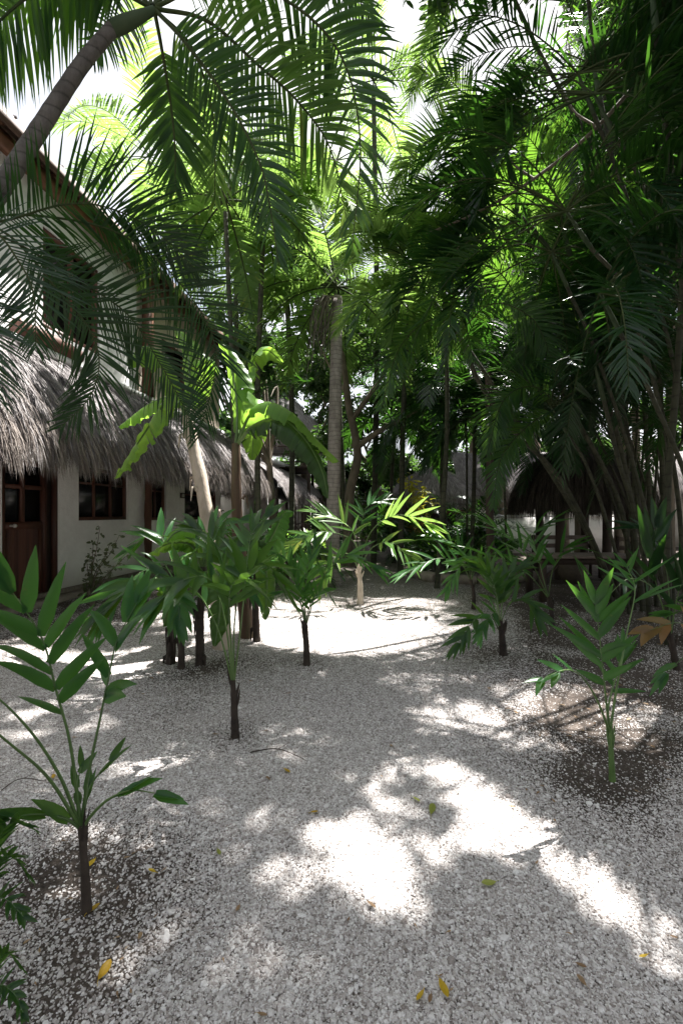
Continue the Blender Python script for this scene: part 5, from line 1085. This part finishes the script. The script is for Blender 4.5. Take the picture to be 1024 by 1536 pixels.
for (a, bb, Y, m, _), lab in zip(US, ULAB):
    b = at(a, bb, Y); b[2] = 0; th = thing('understory_palm', lab, 'shrub', tuple(b)); mb = MB(); mb.tube([b-[0, 0, .03], b+[.01, 0, .3], b+[0, 0, .62]], [.05, .04, .03], 7); mb.build('stem', M['darkstem'], th)
    tall = lab.startswith('tall'); n_ = 15 if tall else 11
    for fd in crown(b+[0, 0, .6 if tall else .25], n_, random.uniform(1.0, 1.35)*(1.75 if tall else 1), (80, 25), .95, pairs=15, ll=.34, lw=.045, grav=.5, v=15, start=.25, r0=.008, lod=0, a0=55, a1=20): 
        P = fd.pop('P'); mb = MB(); frond(mb, P, **fd); mb.build('frond', [M[m], M['petiole']], th)
for (a, bb, Y, lab) in ((622, 730, 15.5, 'yellow croton bush in front of the small thatched hut'), (632, 760, 14.8, 'low yellow green croton beside the hut post')):
    c = at(a, bb, Y); b = c*[1, 1, 0]; th = thing('croton_shrub', lab, 'shrub', tuple(b)); mb = MB()
    ends = [c+rng.normal(0, .22, 3) for _ in range(7)]
    for e in ends: S, _ = catmull([b, (b+e)/2+[.05, 0, .1], e], 8); mb.tube(S, np.linspace(.025, .008, 8), 5)
    mb.build('stem', M['bark'], th); mb = MB(); leaf_cloud(mb, ends, np.full(7, .22), 11, .24, shape=(.3, .42)); mb.build('foliage', M['croton'], th)
for (a, bb, Y, r, m, lab) in ((600, 790, 15, .9, 'tree', 'round dark bush left of the small thatched hut'), (700, 800, 13.5, .6, 'tree', 'dark bush under the edge of the hut thatch'), (545, 770, 19, 1.0, 'tree', 'dark bush right of the tall trunk before the pole fence'), (660, 800, 14, .75, 'redleaf', 'reddish tinged bush at the hut front'), (480, 790, 15, .7, 'tree', 'low green bush by the veranda end'), (760, 815, 16.6, .5, 'sap', 'light green tuft at the foot of the garden wall')):
    c = at(a, bb, Y); c[2] = max(c[2], r*.75); b = c*[1, 1, 0]; th = thing('garden_bush', lab, 'bush', tuple(b)); mb = MB(); ends = [c+rng.normal(0, .5, 3)*r*[1, .8, .6] for _ in range(9)]
    for e in ends: e[2] = max(e[2], .15); S, _ = catmull([b, (b+e)/2+[0, 0, .08], e], 7); mb.tube(S, np.linspace(.03, .008, 7), 5)
    mb.build('stem', M['bark'], th); mb = MB(); leaf_cloud(mb, ends, np.full(9, r*.45), 110, .15); mb.build('foliage', M[m], th)

# ------------------------------------------------------------------ fallen leaves and twigs
FL = [(157, 1452, 30, 'yellowleaf', 'curled yellow leaf fallen right of the lower left corner'), (140, 1358, 18, 'yellowleaf', 'yellow leaf lying against the nearest dark stem'), (138, 1290, 16, 'yellowleaf', 'olive yellow leaf just right of the nearest stem'), (228, 1304, 14, 'yellowleaf', 'ochre leaf right of the nearest sapling'), (328, 1280, 14, 'greenfallen', 'olive leaf lying alone left of the sunny patch'), (430, 1162, 13, 'yellowleaf', 'yellow leaf below the curved twig'), (402, 1174, 12, 'deadleaf', 'tan leaf scrap left of the yellow one below the twig'), (471, 1225, 11, 'yellowleaf', 'small amber leaf above the left sunny speckles'), (648, 1218, 22, 'greenfallen', 'long green fallen leaf above the big sunny patch'), (624, 1203, 14, 'greenfallen', 'short pale green leaf beside the long one'), (733, 1331, 22, 'greenfallen', 'pale green leaf at the lower edge of the big sunny patch'), (557, 1362, 16, 'deadleaf', 'brown curled leaf below the left end of the big sunny patch'), (665, 1486, 28, 'yellowleaf', 'bright yellow leaf standing on edge near the bottom centre'), (630, 1496, 18, 'yellowleaf', 'thin tan yellow leaf left of the bright one'), (645, 1500, 14, 'deadleaf', 'small brown scrap between the two yellow leaves'), (872, 1472, 16, 'deadleaf', 'flat brown leaf near the lower right'), (871, 1450, 14, 'deadleaf', 'curled brown leaf above the flat one'), (965, 1434, 14, 'yellowleaf', 'orange yellow leaf by the right edge'), (357, 1362, 12, 'deadleaf', 'red brown leaf inside the left sunny spot'), (80, 1165, 14, 'yellowleaf', 'yellow leaf between the long petioles of the nearest sapling'), (210, 1400, 14, 'deadleaf', 'brown leaf in the shade right of the nearest stem'), (393, 1522, 14, 'deadleaf', 'brown leaf on the bottom edge'), (1010, 1404, 10, 'deadleaf', 'tiny brown leaf near the right edge in mottled shade')]
def fallen(x, y, L, m, lab, grp=None):
    c = gnd(x, y); c[2] = gz(c[0], c[1])+.012; L = L/F*c[1]*1.15; a = random.uniform(0, 6.28); d = np.array([math.cos(a), math.sin(a), random.uniform(-.1, .15)]); s = np.array([-math.sin(a), math.cos(a), random.uniform(-.3, .3)])
    mb = MB(); rows = []; n = 9; cu = random.uniform(.1, .5)
    for k in range(n):
        t = k/(n-1); w = L*.19*math.sin(math.pi*t**.85)**.8; p = c+d*L*(t-.5)+UP*(L*cu*(t-.5)**2); rows.append([p-s*w+UP*w*.6, p+UP*0, p+s*w+UP*w*.5])
    V = np.array(rows).reshape(-1, 3); i = np.arange(n-1)[:, None]*3+np.arange(2)[None]; mb.add(V, np.stack([i, i+1, i+4, i+3], -1).reshape(-1, 4))
    q = c+d*L*.5+UP*L*cu*.25; mb.tube([q-d*L*.02, q+d*L*.12+s*L*.04, q+d*L*.22+s*L*.1-UP*.004], [.0012, .001, .0007], 4)
    o = mb.build('fallen_leaf', M[m]); recentre(o, c); tag(o, lab, 'leaf', grp)
for f in FL: fallen(*f, grp='leaves fallen on the gravel')
for k in range(70):
    x, y = (random.uniform(20, 1000), random.choice([random.uniform(1010, 1120), random.uniform(1080, 1500)])) if k < 36 else (random.uniform(800, 1020), random.uniform(960, 1200)) if k < 58 else (random.uniform(5, 210), random.uniform(1240, 1500)); fallen(x, y, random.uniform(5, 9), 'deadleaf', 'tiny brown leaf scrap lying on the pale gravel', 'brown leaf scraps on the gravel')
def twig(lab, pts, r):
    P = [gnd(*p)+[0, 0, .015] for p in pts]; S, _ = catmull(P, 20); S[:, 2] = gz(S[:, 0], S[:, 1])+.012+.01*np.sin(np.linspace(0, 3, 20)); mb = MB(); mb.tube(S, np.linspace(r, r*.5, 20), 6); mb.tube([S[9], S[9]+[.03, .02, .01], S[9]+[.06, .06, .01]], [r*.6, r*.4, r*.2], 5)
    o = mb.build('fallen_twig', M['wood_dark']); recentre(o, P[0]); tag(o, lab, 'twig')
twig('thin curved twig lying on the gravel right of the twin stemmed sapling', [(375, 1133), (415, 1130), (455, 1143)], .004)
twig('thin twig on the gravel behind the nearest petioles', [(2, 1185), (30, 1170), (68, 1172)], .003)

# ------------------------------------------------------------------ light, sky, camera
w = bpy.data.worlds.new('World'); scene.world = w; w.use_nodes = True; t = w.node_tree; t.nodes.clear()
sky = t.nodes.new('ShaderNodeTexSky'); sky.sky_type = 'NISHITA'; sky.sun_disc = False; sky.sun_elevation = R(SUN_EL); sky.sun_rotation = math.atan2(sv[0], sv[1]); sky.dust_density = 4; sky.air_density = 1.0; sky.ozone_density = .6
bg = t.nodes.new('ShaderNodeBackground'); bg.inputs[1].default_value = .043; ou = t.nodes.new('ShaderNodeOutputWorld'); tcn = t.nodes.new('ShaderNodeTexCoord'); mpn = t.nodes.new('ShaderNodeMapping'); mpn.inputs['Scale'].default_value = (1, 1, 2.2); nzn = t.nodes.new('ShaderNodeTexNoise'); nzn.inputs['Scale'].default_value = 2.1; nzn.inputs['Detail'].default_value = 7
rpn = t.nodes.new('ShaderNodeValToRGB'); rpn.color_ramp.elements[0].position = .3; rpn.color_ramp.elements[1].position = .62; mxn = t.nodes.new('ShaderNodeMix'); mxn.data_type = 'RGBA'; mxn.inputs[7].default_value = (7.5, 7.5, 7.7, 1)
for a_, b_ in ((tcn.outputs['Generated'], mpn.inputs[0]), (mpn.outputs[0], nzn.inputs[0]), (nzn.outputs['Fac'], rpn.inputs[0]), (rpn.outputs[0], mxn.inputs[0]), (sky.outputs[0], mxn.inputs[6]), (mxn.outputs[2], bg.inputs[0])): t.links.new(a_, b_); t.links.new(bg.outputs[0], ou.inputs[0])
sl_ = bpy.data.lights.new('sun', 'SUN'); sl_.energy = 5; sl_.angle = R(.55); sl_.color = (1, .965, .92); so_ = bpy.data.objects.new('sun', sl_); col.objects.link(so_)
from mathutils import Vector
so_.rotation_euler = Vector(SUN).to_track_quat('Z', 'Y').to_euler(); so_.location = (4, 2, 20)
cam = bpy.data.cameras.new('camera'); cam.sensor_fit = 'HORIZONTAL'; cam.sensor_width = 24; cam.lens = F/1024*24; cam.clip_end = 500; cam.clip_start = .05; cam.shift_y = (HY-768)/1024
co = bpy.data.objects.new('camera', cam); col.objects.link(co); co.location = (0, 0, H); co.rotation_euler = (R(90), 0, 0); scene.camera = co
scene.view_settings.view_transform = 'Standard'; scene.view_settings.look = 'None'; scene.view_settings.exposure = 2.25; scene.view_settings.gamma = 1
scene.cycles.max_bounces = 8; scene.cycles.transparent_max_bounces = 8; scene.cycles.use_denoising = True
print('shade leaves', n_shade)
